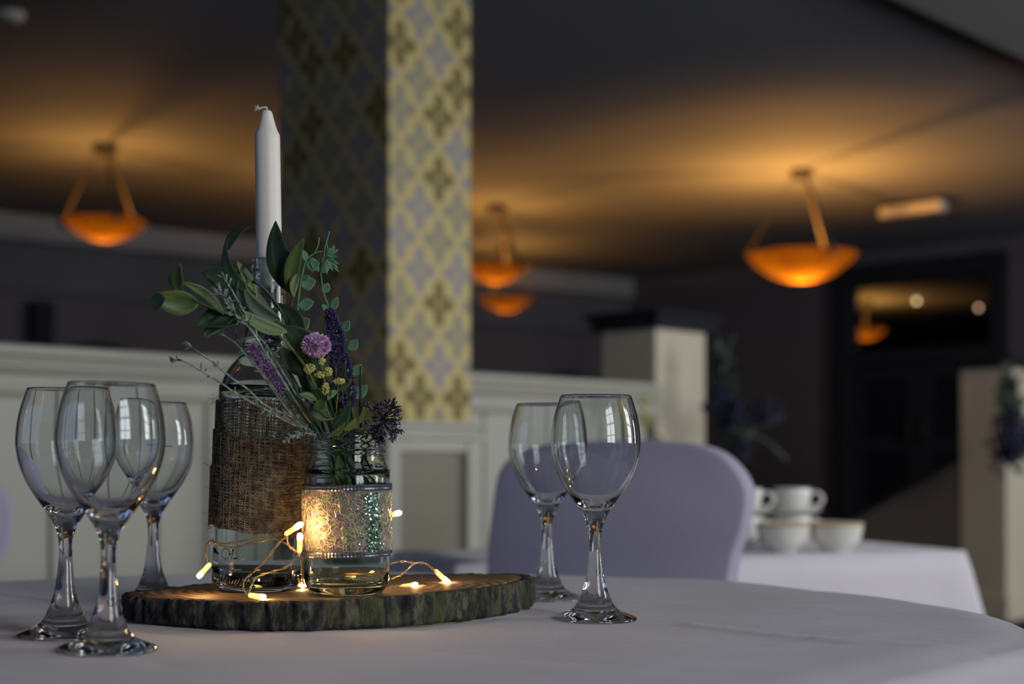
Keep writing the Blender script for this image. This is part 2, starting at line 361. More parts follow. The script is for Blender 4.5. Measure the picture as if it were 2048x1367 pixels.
# right far wall with glazed door
def on_right(px): 
    rx=(px-1024)/F; e=-VA
    return (rx*A.y-A.x)/(e.x-rx*e.y)
e=-VA; s0=on_right(1702); s1=on_right(1985); zo0=CZ+.90; zo1=CZ+1.43
Bp=Vector((8.23,6.6,0)); LEN=(Bp-A).length
def rw(sa,sb,za,zb): 
    mm.box(A+e*sa+Vector((0,0,za)), e*(sb-sa), UA*.12, (0,0,zb-za))
mm=MB(); rw(0,s0,0,ZC); rw(s1,LEN,0,ZC); rw(s0,s1,zo1,ZC); tag(mm.build('wall_right',M['darkwall']),'dark brown wall with the door',kind='structure')
# door: lower dark leaves, frame, transom glass
fr=MB(); 
def fb(sa,sb,za,zb,th=.10,pr=.06): fr.box(A+e*sa+Vector((0,0,za))-UA*pr, e*(sb-sa), UA*th, (0,0,zb-za))
fb(s0-.13,s0,0,zo1+.17); fb(s1,s1+.13,0,zo1+.17); fb(s0,s1,zo1,zo1+.17); fb(s0,s1,zo0-.12,zo0)
dr=tag(fr.build('door_1',M['navy'],bevel=.008),'dark framed double door with clear transom',kind='structure')
mid=(s0+s1)/2
for a,b_ in ((s0+.005,mid-.004),(mid+.004,s1-.005)):
    m=MB(); 
    for (x0,x1,z0,z1) in ((a,a+.11,.01,zo0-.13),(b_-.11,b_,.01,zo0-.13),(a+.11,b_-.11,.01,.24),(a+.11,b_-.11,zo0-.25,zo0-.13),(a+.11,b_-.11,.95,1.06)):
        m.box(A+e*x0+Vector((0,0,z0)), e*(x1-x0), UA*.045, (0,0,z1-z0))
    dl=m.build('door_leaf',M['navy'],dr,bevel=.004)
    m=MB(); m.box(A+e*(a+.10)+Vector((0,0,.22))+UA*.018, e*(b_-a-.2), UA*.008, (0,0,zo0-.44)); m.build('pane',M['skirt'],dl)
    m=MB(); hx=(b_-.06) if a<mid-.01 and b_<mid else (a+.06)
    m.tube([A+e*hx-UA*.04+Vector((0,0,1.0)),A+e*hx-UA*.04+Vector((0,0,1.25))],.009,8); m.build('handle',M['brass'],dl,True)
m=MB(); m.box(A+e*s0+Vector((0,0,zo0))+UA*.03, e*(s1-s0), UA*.006, (0,0,zo1-zo0)); m.build('transom_pane',glassmat('window glass',(.9,.92,.92,1),1.02),dr)
# next room seen through the transom
O=A+UA*.14+e*(s0-4.2)
rooms=MB(); q=[O,O+e*9.6,O+e*9.6+UA*9,O+UA*9]
m=MB(); m.prism([c+Vector((0,0,ZC)) for c in q],(0,0,.1)); tag(m.build('ceiling',M['ceiling']),'ceiling of the room beyond the door',kind='structure')
m=MB(); m.prism([c for c in q],(0,0,-.1)); tag(m.build('floor',M['carpet']),'floor of the room beyond the door',kind='structure')
m=MB(); m.box(O+UA*9,e*9.6,UA*.1,(0,0,ZC)); m.box(O-e*.1,e*.1,UA*9,(0,0,ZC)); m.box(O+e*9.6,e*.1,UA*9,(0,0,ZC)); tag(m.build('wall_beyond',M['darkwall']),'dark walls of the room beyond the door',kind='structure')
m=MB(); m.box(O+UA*8.84+Vector((0,0,ZC-.30)),e*9.6,UA*.16,(0,0,.18)); tag(m.build('trim_4',M['cornice']),'cornice in the room beyond the door',kind='structure')
# ceiling beam at top right
bp0=Vector((1.35,5.01,2.50)); m=MB(); m.box(bp0-UA*6,UA*13,Vector((.719,-.695,0))*.9,(0,0,ZC-2.50)); tag(m.build('ceiling_beam',M['cornice'],bevel=.01),'pale dropped ceiling beam at the top right corner',kind='structure')
# window wall with three sash windows
def WB(mb,sa,sb,za,zb,t0=-.24,t1=0): mb.box(WIN0+UA*sa+Vector((0,0,za))+VA*t0, UA*(sb-sa), VA*(t1-t0), (0,0,zb-za))
m=MB(); edges=[-4.1]
for t,wd in WINS: edges+= [t-wd/2,t+wd/2]
edges.append(9.2)
for i in range(0,len(edges),2): WB(m,edges[i],edges[i+1],0,ZC)
for t,wd in WINS: WB(m,t-wd/2,t+wd/2,0,.84); WB(m,t-wd/2,t+wd/2,2.40,ZC)
tag(m.build('wall_windows',M['plaster']),'plain window wall',kind='structure')
M['sash']=mat('window sash paint',rgb(60,58,58),.5)
for i,(t,wd) in enumerate(WINS):
    m=MB(); a,b_=t-wd/2,t+wd/2
    for (x0,x1,z0,z1) in ((a,a+.05,.84,2.4),(b_-.05,b_,.84,2.4),(a,b_,.84,.89),(a,b_,2.35,2.4),(t-.02,t+.02,.89,2.35),(a,b_,1.60,1.65),(a,b_,1.22,1.245),(a,b_,1.99,2.015)):
        WB(m,x0,x1,z0,z1,-.09,-.05)
    tag(m.build('window_%d'%(i+1),M['sash']),'tall sash window letting in daylight',kind='structure')
m=MB(); wc=Vector((-4.52,.70,.70))  # invented sash bars, built only to frame the blue fill light
for k in range(6): m.box(wc+VA*(-2.65+k*1.04),VA*.07,UA*.05,(0,0,1.8))
m.box(wc-VA*2.65,VA*5.27,UA*.05,(0,0,.06)); m.box(wc-VA*2.65+Vector((0,0,1.75)),VA*5.27,UA*.05,(0,0,.06))
tag(m.build('window_4',M['sash']),'made-up window frame round the added blue fill light',kind='structure')
# ================================================================== WAINSCOT PARTITION
d0=.28*F/(920-690+ .061*260)   # depth of the wall line at column -260
def wallpt(px): 
    d=.28*F/(230-.061*px); return Vector(((px-1024)/F*d,d,0))
W0=wallpt(-420); W1=wallpt(1285); wd_=(W1-W0).normalized(); wn=Vector((wd_.y,-wd_.x,0)); WL=(W1-W0).length; ZT=CZ+.28
core=MB(); core.box(W0-wn*.12+Vector((0,0,0)), wd_*WL, wn*.10, (0,0,ZT-.06)); pw=tag(core.build('wall_partition',M['cream']),'cream boarded low partition wall behind the table',kind='structure')
# boards
bw=.152; k=0; n0=int(WL/bw)+1; base=MB(); base.box((0,0,.12),(bw-.009,0,0),(0,-.02,0),(0,0,ZT-.12-.125))
bo=base.build('board',M['cream'],pw,bevel=.003); ang=math.atan2(wd_.y,wd_.x)
for i in range(n0):
    o=bo if i==0 else bo.copy()
    if i: COL.objects.link(o)
    p=W0+wd_*(i*bw); 
    if (p-W0).length+bw>WL: p=W1-wd_*bw
    o.location=(p.x,p.y,0); o.rotation_euler=(0,0,ang); o.parent=pw
# ledge moulding profile (out, z from top)
prof=[(.03,0),(.062,0),(.068,-.006),(.068,-.020),(.060,-.027),(.046,-.031),(.046,-.036),(.056,-.043),(.060,-.052),(.056,-.062),(.044,-.068),(.038,-.072),(.036,-.100),(.042,-.106),(.042,-.114),(.030,-.120),(.026,-.128),(-.13,-.128),(-.13,-.02),(-.16,-.014),(-.16,0)]
def moulding(name,prof,p0,dirn,nrm,L,zt,mt,parent=None,label=None):
    m=MB(); poly=[p0+nrm*a+Vector((0,0,zt+b_)) for a,b_ in prof]; m.prism(poly,dirn*L); o=m.build(name,mt,parent)
    if not parent: tag(o,label,kind='structure')
    return o
moulding('ledge',prof,W0,wd_,wn,WL+.03,ZT,M['cream'],pw)
m=MB(); m.box(W0,wd_*WL,wn*.02,(0,0,.12)); m.build('skirting',M['cream'],pw)
# ================================================================== PILLAR
C0=P(778,920,3.9); C0.z=0; LU,LV=.312,.50
def papered(name,z0,z1):
    me=bpy.data.meshes.new(name); vs=[];fs=[];uvs=[]
    def q(a,b_,u0,u1):
        n=len(vs); vs.extend([tuple(a+Vector((0,0,z0))),tuple(b_+Vector((0,0,z0))),tuple(b_+Vector((0,0,z1))),tuple(a+Vector((0,0,z1)))]); fs.append((n,n+1,n+2,n+3)); uvs.extend([(u0,z0),(u1,z0),(u1,z1),(u0,z1)])
    c1=C0+UA*LU; c2=c1+VA*LV; c3=C0+VA*LV
    q(C0,c1,.033,.033+LU); q(c1,c2,1,1+LV); q(c2,c3,2,2+LU); q(c3,C0,3,3+LV)
    me.from_pydata(vs,[],fs); ul=me.uv_layers.new(name='UVMap')
    for i,u in enumerate(uvs): ul.data[i].uv=u
    me.materials.append(M['paper']); o=bpy.data.objects.new(name,me); COL.objects.link(o); return o
zp=CZ+(920-842)/F*3.95
pil=tag(papered('pillar',zp-.01,ZC),'square pillar papered in a gold and grey four-petal pattern','pillar',kind='structure')
if 'category' in pil: del pil['category']
pl=MB(); pl.box(C0,UA*LU,VA*LV,(0,0,zp-.012)); plo=pl.build('plinth',M['panel'],pil)
fm=MB(); th=.022
def pf(a,b_,z0,z1,t=th): fm.box(C0+UA*a+Vector((0,0,z0)), UA*(b_-a), Vector((UA.y,-UA.x,0))*t, (0,0,z1-z0))
pf(-.02,.024,0,zp-.05); pf(LU-.030,LU+.03,0,zp-.05); pf(.024,LU-.03,zp-.085,zp-.05,.018); pf(.024,LU-.03,0,.15)
pf(-.03,LU+.04,zp-.05,zp-.032,.032); pf(-.02,LU+.03,zp-.032,zp-.016,.02); pf(-.035,LU+.045,zp-.016,zp,.036)
def pg(a,b_,z0,z1,t=th): fm.box(C0+VA*a-UA*t+Vector((0,0,z0)), VA*(b_-a), UA*t, (0,0,z1-z0))
pg(-.02,.04,0,zp-.05); pg(LV-.04,LV+.02,0,zp-.05); pg(.04,LV-.04,zp-.085,zp-.05,.018); pg(-.03,LV+.03,zp-.05,zp-.032,.032); pg(-.035,LV+.035,zp-.016,zp,.036); pg(-.02,LV+.02,zp-.032,zp-.016,.02)
fm.build('plinth_frame',M['cream'],pil,bevel=.003)
# ================================================================== POSTS
def post(px,d,lab):
    c=P(px,920,d); c.z=0; t=empty('booth_post',c); tag(t,lab,'post','capped booth posts')
    m=MB(); m.box((0,0,0),UA*.315,VA*.27,(0,0,1.391)); m.build('shaft',M['cream2'],t,bevel=.004)
    m=MB(); o=-UA*.035-VA*.035; m.box(o+Vector((0,0,1.392)),UA*.385,VA*.34,(0,0,.045)); 
    m.box(o-UA*.02-VA*.02+Vector((0,0,1.437)),UA*.425,VA*.38,(0,0,.022)); m.build('cap',M['navy'],t,bevel=.004)
    m=MB(); m.box(-UA*.015-VA*.015,UA*.33,VA*.29,(0,0,.14)); m.build('plinth',M['cream2'],t,bevel=.004); return t
post(1312,5.45,'cream post with dark cap at the end of the low partition wall')
post(2013,7.8,'cream post with dark cap behind the white side table, near the stair wall')
# sloped stair wall next to the second post
q0=P(2013,920,7.8)+VA*.275+UA*.03; q0.z=0
m=MB(); a=q0+VA*0; pts=[a+Vector((0,0,.0)),a+VA*1.5,a+VA*1.5+Vector((0,0,.09)),a+Vector((0,0,.89))]; m.prism(pts,UA*.12); tag(m.build('wall_stair',M['plaster']),'low wall with a sloping top beside the right post',kind='structure')
m=MB(); d_=(Vector((0,0,.09))+VA*1.5-Vector((0,0,.89))); m.box(a-UA*.02+Vector((0,0,.89)),d_,UA*.16,(0,0,.03)); tag(m.build('trim_5',M['navy']),'dark coping on the sloping stair wall',kind='structure')
# ================================================================== PENDANT LAMPS
def pendant(px,pyc,W,drop,lab,pw,phase=0):
    d=F*1.7/(920-pyc); c=P(px,pyc,d); c.z=ZC; t=empty('pendant_lamp',c); tag(t,lab,'lamp','amber bowl pendant lamps')
    R_=W/2; H=.25*W; zb=-drop
    m=MB(); m.lathe([(0,0),(.065,0),(.065,-.03),(.045,-.05),(.02,-.06),(0,-.06)],20); m.build('canopy',M['lampdark'],t)
    pr=[(0,zb-H)]+[(R_*math.sin(PI/2*k/10)**.9, zb-H*math.cos(PI/2*k/10)**1.15) for k in range(1,11)]
    pr=crv2([(0,zb-H),(R_*.3,zb-H*.93),(R_*.6,zb-H*.70),(R_*.85,zb-H*.35),(R_,zb)],5)
    m=MB(); m.lathe(pr,40); b=m.build('bowl',M['bowl'],t,True)
    for k,a in enumerate((170,50,290)):
        a=math.radians(a+phase); x,y=math.cos(a),math.sin(a); m=MB(); tx=Vector((-y,x,0))*.007; tn=Vector((x,y,0))*.002
        p0=Vector((x*.05,y*.05,-.045)); p1=Vector((x*R_*1.0,y*R_*1.0,zb+.01))
        m.add([p0-tx-tn,p0+tx-tn,p0+tx+tn,p0-tx+tn,p1-tx-tn,p1+tx-tn,p1+tx+tn,p1-tx+tn],[(0,3,2,1),(4,5,6,7),(0,1,5,4),(1,2,6,5),(2,3,7,6),(3,0,4,7)])
        st=m.build('strap',M['brass'],t)
        m=MB(); m.box(p1-tx*2+Vector((x,y,0))*.0+Vector((0,0,-.05)),tx*4,Vector((x,y,0))*.02,(0,0,.06)); m.build('clip',M['lampdark'],st)
    m=MB(); m.blob((0,0,zb-H+.11),.012,10,6,(1,1,1.2)); m.build('bulb',M['bulb'],t,True)
    l=bpy.data.lights.new('pendant_bulb_light','POINT'); l.energy=pw; l.color=(1,.455,.085); l.shadow_soft_size=.03
    o=bpy.data.objects.new('pendant_bulb_light',l); COL.objects.link(o); o.parent=t; o.location=(0,0,zb-H+.062)
    return t
pendant(1603,340,.64,.495,'large amber bowl pendant lamp above the right side of the room',96,0)
pendant(210,290,.44,.41,'amber bowl pendant lamp beyond the three left glasses',24,10)
pendant(993,410,.44,.41,'amber bowl pendant lamp just right of the pillar, nearer of that pair',25,20)
pendant(1012,490,.42,.42,'small amber bowl pendant lamp just right of the pillar, farther of that pair',18,75)
pendant(650,350,.44,.41,'amber bowl pendant lamp hidden behind the papered pillar',15,10)
# lamp and spots in the room beyond
def pend2(px,d,lab):
    c=P(px,700,d); c.z=ZC
    t=pendant(px,920-F*1.7/d,.44,.30,lab,26,30); return t
pend2(1733,15.2,'amber pendant lamp seen through the door transom')
for px,py,mt,lab in ((1833,602,'smallspot','bright round ceiling spot seen through the door transom'),(1957,615,'smallspot2','dim round ceiling spot at the edge of the door transom')):
    d=15.0; c=P(px,py,d); t=empty('spot_lamp',c); tag(t,lab,'lamp','small spots beyond the door')
    m=MB(); m.blob((0,0,0),.018,10,6); m.build('bulb',M[mt],t,True)
    m=MB(); m.tube([(0,0,.018),(0,0,ZC-c.z)],.008,8); m.build('stem',M['lampdark'],t)
# ceiling bits
c=P(22,25,F*1.7/895); t=empty('smoke_detector',(c.x,c.y,ZC)); tag(t,'round white smoke detector on the ceiling at top left','detector')
m=MB(); m.lathe([(0,0),(.055,0),(.052,-.02),(.035,-.035),(0,-.038)],24); m.build('housing',M['fixture'],t,True); m=MB(); m.lathe([(.0,-.038),(.012,-.038),(.01,-.043),(0,-.044)],12); m.build('sensor',M['lampdark'],t)
c=P(1825,392,9.3); t=empty('emergency_light',(c.x,c.y,ZC)); tag(t,'flat boxy emergency light fixed on the ceiling right of the large pendant','light fitting')
m=MB(); m.box(VA*.24-UA*.06,-VA*.48,UA*.12,(0,0,-.03)); m.build('base',M['lampdark'],t,bevel=.004); m=MB(); m.box(VA*.22-UA*.05+Vector((0,0,-.03)),-VA*.44,UA*.10,(0,0,-.06)); m.build('diffuser',M['fixture'],t,bevel=.008)
# ================================================================== SIDE TABLE
TA=P(1450,1117,2.829); TB=P(1935,1104,3.03); zt2=(TA.z+TB.z)/2; tdir=(TB-TA); tdir.z=0; tdir.normalize(); tnb=Vector((-tdir.y,tdir.x,0))
TL=1.15; TD=.43; TO=TB-tdir*TL; TO.z=0
t=empty('trestle_table',TO,math.atan2(tdir.y,tdir.x)); tag(t,'trestle table hidden under the white cloth behind the covered chair','table')
m=MB(); m.box((.01,.01,zt2-.03),(TL-.02,0,0),(0,TD-.02,0),(0,0,.026)); m.build('tabletop',M['tablewood'],t)
for x in (.08,TL-.1):
    for y in (.06,TD-.09):
        m=MB(); m.box((x,y,0),(.03,0,0),(0,.03,0),(0,0,zt2-.03)); m.build('leg',M['black'],t)
def rrect(L_,D__,r,n=8):
    pts=[]
    for cx,cyy,a0 in ((L_-r,r,-PI/2),(L_-r,D__-r,0),(r,D__-r,PI/2),(r,r,PI)):
        for k in range(n+1):
            a=a0+PI/2*k/n; pts.append((cx+r*math.cos(a),cyy+r*math.sin(a),k/n))
    return pts
def dense(pts,step=.03):
    out=[]
    for i in range(len(pts)):
        a=pts[i]; b_=pts[(i+1)%len(pts)]; L_=math.hypot(b_[0]-a[0],b_[1]-a[1]); k=max(1,int(L_/step))
        for j in range(k): out.append((a[0]+(b_[0]-a[0])*j/k,a[1]+(b_[1]-a[1])*j/k))
    return out
base=dense(rrect(TL,TD,.012,3)); cx,cyy=TL/2,TD/2
m=MB(); rows=[]
for j in range(22):
    row=[]
    for i,(x,y) in enumerate(base):
        px_=(x-cx)/(TL/2); py_=(y-cyy)/(TD/2); corner=max(0,(min(abs(px_),abs(py_))-.72)/.28)**1.5
        s=i*.03
        if j<=6:
            f=j/6; vx,vy,vz=cx+(x-cx)*f,cyy+(y-cyy)*f,zt2+.002
        else:
            dd=(j-6)/15*.62; off=.004+dd*(.03+.26*corner)+.006*math.sin(s*23)*dd/.3
            ox=(1 if px_>.98 else -1 if px_<-.98 else 0); oy=(1 if py_>.98 else -1 if py_<-.98 else 0)
            if corner>.2: ox=math.copysign(1,px_)*.8; oy=math.copysign(1,py_)*.45
            vx,vy,vz=x+ox*off,y+oy*off,zt2+.002-dd
        row.append((vx,vy,vz))
    rows.append(row)
nb=len(base); vs=[v for r_ in rows for v in r_]; fs=[(j*nb+i,j*nb+(i+1)%nb,(j+1)*nb+(i+1)%nb,(j+1)*nb+i) for j in range(21) for i in range(nb)]
m.add(vs,fs); o=m.build('tablecloth',M['cloth2'],None,True,solid=.0015); o.location=TO; o.rotation_euler=(0,0,math.atan2(tdir.y,tdir.x)); tag(o,'white cloth over the trestle table holding cups and bowls','tablecloth')
# cups, saucers, bowls
CUPP=[(.018,0),(.020,.003),(.030,.007),(.038,.018),(.0415,.032),(.0425,.056),(.0405,.056),(.0395,.033),(.036,.020),(.026,.010),(0,.009)]
SAUP=[(0,.002),(.022,.002),(.024,0),(.03,.003),(.05,.010),(.066,.016),(.067,.018),(.05,.0125),(.026,.006),(0,.006)]
BOWP=[(.024,0),(.027,.002),(.028,.004),(.042,.014),(.052,.030),(.057,.058),(.055,.058),(.050,.032),(.040,.017),(.024,.008),(0,.007)]
def cup(loc,rz,lab):
    t=empty('cup',loc,rz); tag(t,lab,'cup','white china cups on the trestle table'); m=MB(); m.lathe([(0,.002)]+crv2(CUPP,2),28); m.build('body',M['china'],t,True)
    m=MB(); m.tube(crv([(.040,0,.046),(.052,0,.050),(.066,0,.042),(.067,0,.028),(.055,0,.017),(.038,0,.016)],4),.0042,7); m.build('handle',M['china'],t,True); return t
def saucer(loc,lab):
    m=MB(); m.lathe(SAUP,32); o=m.build('saucer',M['china'],None,True); o.location=loc; tag(o,lab,'saucer','white china saucers on the trestle table'); return o
zz=zt2+.004
def onT(px,d): v=P(px,1000,d); v.z=zz; return v
for px,d,nm in ((1486,3.20,'the left stack beside the covered chair'),(1584,3.24,'the right stack behind the bowls')):
    b=onT(px,d); h=Vector((0,0,1)); rz=math.radians(-12)
    saucer(b,'white saucer at the bottom of '+nm); cup(b+h*.007,rz+.1,'white china cup, lower one of '+nm)
    saucer(b+h*.0635,'white saucer between the two cups of '+nm); cup(b+h*.0705,rz,'white china cup, upper one of '+nm)
for px,d,lab in ((1566,2.99,'white china bowl with yellow rim, left of the two at the table front'),(1672,3.01,'white china bowl with yellow rim, nearest the table corner')):
    t=empty('soup_bowl',onT(px,d)); tag(t,lab,'bowl','white china bowls on the trestle table'); m=MB(); m.lathe([(0,.002)]+crv2(BOWP,2),32); m.build('body',M['china'],t,True)
    m=MB(); m.lathe([(.0535,.0545),(.0572,.0545),(.0574,.0588),(.0545,.0588)],32,close=True); m.build('rim_band',M['china_yellow'],t,True)
# ================================================================== CHAIRS
def chair(c,yaw,lab,mir=1,sc_=1236.):
    t=empty('covered_chair',c,yaw); tag(t,lab,'chair','chairs in lilac-grey covers')
    cs=math.cos(math.radians(25))
    L_=[(960,1137),(968,1050),(981,957),(1000,922),(1034,896),(1075,887),(1110,884),(1186,879),(1270,880),(1350,885),(1395,896),(1425,915),(1450,945),(1463,975),(1464,1005),(1455,1060),(1432,1154)]
    pts=[((x-1205)/sc_/cs*mir, CZ-(y-920)/sc_*.98) for x,y in L_]
    pts=[(pts[0][0]*1.03,.44)]+pts+[(pts[-1][0]*.94,.44)]
    pts=[(a,b_) for a,b_ in crv2(pts,3)]
    n=len(pts); m=MB(); rows=[]
    for (yy,ins) in ((0,.007),(.003,.002),(.008,0),(.050,0),(.058,.003),(.062,.010)):
        row=[]
        for i,(x,z) in enumerate(pts):
            p=pts[max(i-1,0)]; q=pts[min(i+1,n-1)]; tx,tz=q[0]-p[0],q[1]-p[1]; l=math.hypot(tx,tz) or 1; nx,nz=-tz/l*mir,tx/l*mir
            row.append((x-nx*ins,yy+ -.06*(z-.6)**2*0,z-nz*ins))
        rows.append(row)
    vs=[v for r_ in rows for v in r_]; fs=[(j*n+i,j*n+(i+1)%n,(j+1)*n+(i+1)%n,(j+1)*n+i) for j in range(5) for i in range(n)]
    fs.append(tuple(range(n))); fs.append(tuple(5*n+i for i in range(n))[::-1]); m.add(vs,fs); m.build('back_cover',M['cover'],t,True)
    m=MB(); m.box((-.2,-.40,.40),(.40,0,0),(0,.44,0),(0,0,.065)); m.build('seat_cover',M['cover'],t,True,bevel=.02)
    m=MB()
    for (x0,y0,x1,y1) in ((-.2,-.40,.2,-.40),(.2,-.4,.2,.03),(.2,.03,-.2,.03),(-.2,.03,-.2,-.4)):
        N=10; top=[];bot=[]
        for k in range(N+1):
            f=k/N; x=x0+(x1-x0)*f; y=y0+(y1-y0)*f; s=math.sin(PI*f)*.05; top.append((x,y,.42)); bot.append((x*(1+.08-s),(y+.18)*(1.08-s)-.18,.03+s*1.6))
        m.add(top+bot,[(k,k+1,N+2+k,N+1+k) for k in range(N)])
    m.build('skirt',M['cover'],t,True,solid=.003)
    for x,y in ((-.17,-.37),(.17,-.37),(-.17,0),(.17,0)):
        m=MB(); m.tube([(x,y,.41),(x*1.05,y,0)],.011,8); m.build('leg',M['black'],t,True)
    return t
cc=P(1214,920,2.30); cc.z=0
chair(cc,math.radians(-25),'lilac-grey covered chair with rounded back behind the right pair of glasses')
c2=P(16,1000,2.15); c2.z=0; c2=c2+Vector((-.248,.03,-.03))
chair(c2,math.radians(18),'lilac-grey covered chair just showing at the left edge of the photo behind the table')
# ================================================================== MAIN TABLE + CLOTH
TZ=.75
OUT=[(.417,1.19),(.416,1.30),(.342,1.471),(.24,1.60),(.1,1.66),(-.044,1.693),(-.258,1.73),(-.439,1.686),(-.576,1.60),(-.75,1.44),(-.84,1.2),(-.80,.98),(-.66,.80),(-.45,.71),(-.2,.69),(.02,.74),(.185,.852),(.25,.925),(.321,1.0026),(.386,1.073)]
cen=(-.2,1.2)
pol=sorted([(math.atan2(y-cen[1],x-cen[0]),math.hypot(x-cen[0],y-cen[1])) for x,y in OUT])
def rad(a):
    n=len(pol)
    a=(a+PI)%(2*PI)-PI
    for i in range(n):
        a0,r0=pol[i]; a1,r1=pol[(i+1)%n]
        if i==n-1: a1+=2*PI
        aa=a if a>=a0 or i<n-1 else a+2*PI
        if i==n-1 and a<pol[0][0]: aa=a+2*PI
        if a0<=aa<=a1:
            rm=pol[i-1][1]; rp=pol[(i+2)%n][1]; t=(aa-a0)/(a1-a0)
            return .5*((2*r0)+(r1-rm)*t+(2*rm-5*r0+4*r1-rp)*t*t+(3*r0-rm-3*r1+rp)*t**3)
    return pol[0][1]
NA=420; rr=[rad(2*PI*k/NA-PI) for k in range(NA)]
for _ in range(3): rr=[(rr[i-1]+2*rr[i]+rr[(i+1)%NA])/4 for i in range(NA)]
t=empty('dining_table',(cen[0],cen[1],0)); tag(t,'oval dining table hidden beneath the lilac-grey cloth','table')
m=MB(); m.prism([(rr[i]*.985*math.cos(2*PI*i/NA-PI),rr[i]*.985*math.sin(2*PI*i/NA-PI),TZ-.032) for i in range(0,NA,6)],(0,0,.026)); m.build('tabletop',M['tablewood'],t)
m=MB(); m.lathe([(0,.0),(.28,0),(.27,.03),(.06,.06),(.045,.10),(.045,.66),(.12,.70),(.12,.716),(0,.716)],24); m.build('pedestal',M['tablewood'],t)
def seg(px0,py0,px1,py1):
    a=P(px0,py0,381/(py0-920)); b_=P(px1,py1,381/(py1-920)); return (a.x,a.y,b_.x,b_.y)
CRE=[seg(1380,1250,1690,1285)+(.0030,.006),seg(1690,1285,2030,1300)+(.0024,.007),seg(1000,1218,1130,1236)+(.0026,.006),seg(1380,1180,1750,1176)+(-.0009,.02),
     seg(1560,1290,1800,1262)+(.0015,.008),seg(20,1190,230,1215)+(.0020,.008),seg(60,1240,350,1330)+(-.0008,.012),seg(900,1300,1500,1352)+(-.0009,.018),seg(1250,1205,1650,1215)+(.0008,.014)]
def cr(x,y):
    z=0
    for x0,y0,x1,y1,h,wv in CRE:
        dx,dy=x1-x0,y1-y0; L2=dx*dx+dy*dy; f=((x-x0)*dx+(y-y0)*dy)/L2; ff=min(1,max(0,f)); dd=math.hypot(x-x0-dx*ff,y-y0-dy*ff)
        side=((x-x0)*dy-(y-y0)*dx); z+=h*math.exp(-(dd/wv)**2)*(1 if side>0 else .35)
    return z
m=MB(); vs=[]; NR=70; NS=26
for j in range(NR+NS):
    for i in range(NA):
        a=2*PI*i/NA-PI; c_,s_=math.cos(a),math.sin(a); r=rr[i]
        if j<NR:
            f=(j+1)/NR; x,y=cen[0]+c_*r*f,cen[1]+s_*r*f; edge=max(0,(r*f-(r-.035))/.035); 
            z=TZ+cr(x,y)+.0005*math.sin(x*31+1.2*math.sin(y*17))+.0004*math.sin(y*43+x*12) - .005*edge**2
        else:
            q=(j-NR+1)/NS
            # folds
            fold=math.sin(a*13+1.0*math.sin(a*3))*.5+.5*math.sin(a*21+2)
            if q<.3:
                t_=q/.3*PI/2; ro=r+.016*math.sin(t_)+.002; z=TZ-.005-.016*(1-math.cos(t_))
            else:
                dd=(q-.3)/.7*.52; ro=r+.018+.03*dd+fold*.055*min(1,dd*3)*(.4+dd); z=TZ-.021-dd
            x,y=cen[0]+c_*ro,cen[1]+s_*ro
        vs.append((x,y,z))
vs.append((cen[0],cen[1],TZ)); N_=len(vs)-1
fs=[(j*NA+i,j*NA+(i+1)%NA,(j+1)*NA+(i+1)%NA,(j+1)*NA+i) for j in range(NR+NS-1) for i in range(NA)]+[(N_,i,(i+1)%NA) for i in range(NA)]
m.add(vs,fs); o=m.build('tablecloth',M['cloth'],None,True,solid=.0012); tag(o,'lilac-grey creased cloth on the dining table under the wood slice','tablecloth')
# ================================================================== WOOD SLICE
SL=[(-.328,1.205),(-.31,1.165),(-.2816,1.144),(-.2235,1.112),(-.1734,1.101),(-.126,1.112),(-.0623,1.148),(-.02,1.195),(.004,1.238),(.018,1.285),(.012,1.322),(-.02,1.338),(-.08,1.345),(-.16,1.342),(-.24,1.315),(-.295,1.262)]
SC=(-.155,1.22)
oc=crv([(x,y,0) for x,y in SL]+[(SL[0][0],SL[0][1],0)],14)[:-1]
nS=len(oc)
def topz(x): return CZ-.1085+(x+.134)*.018-.0
st=empty('wood_slice',(SC[0],SC[1],TZ)); tag(st,'rough round slice of a tree trunk with mossy bark carrying the jar and the bottle','wood slice')
sn=[math.sin(i*1.7)*.0008+math.sin(i*.63+1)*.0012+R.uniform(-.0007,.0007) for i in range(nS)]
def ring(f,z,ex=0,noise=1):
    out=[]
    for i,p in enumerate(oc):
        dx,dy=p.x-SC[0],p.y-SC[1]; l=math.hypot(dx,dy); k=(l*f+ex+sn[i]*noise)/l; x,y=dx*k,dy*k; out.append((x,y,z(x+SC[0]) if callable(z) else z))
    return out
tz=lambda x: topz(x)-TZ
def rings(rs,center=None,mb=None):
    mb=mb or MB(); vs=[v for r_ in rs for v in r_]; fs=[(j*nS+i,j*nS+(i+1)%nS,(j+1)*nS+(i+1)%nS,(j+1)*nS+i) for j in range(len(rs)-1) for i in range(nS)]
    mb.add(vs,fs); return mb
rs=[ring(1,.003,-.010)]+[ring(1,lambda x:tz(x)-.0012,-.010)]+[ring(1,lambda x:tz(x),-.0115)]+[ring(f,lambda x:tz(x),0,.4) for f in (.85,.6,.3,.05)]
m=rings(rs); m.build('sawn_disc',M['woodtop'],st,True,fix=True)
rv=[R.uniform(-1,1) for _ in range(nS)]
rnd=[[R.uniform(-1,1) for _ in range(nS)] for _ in range(10)]
bs=[]
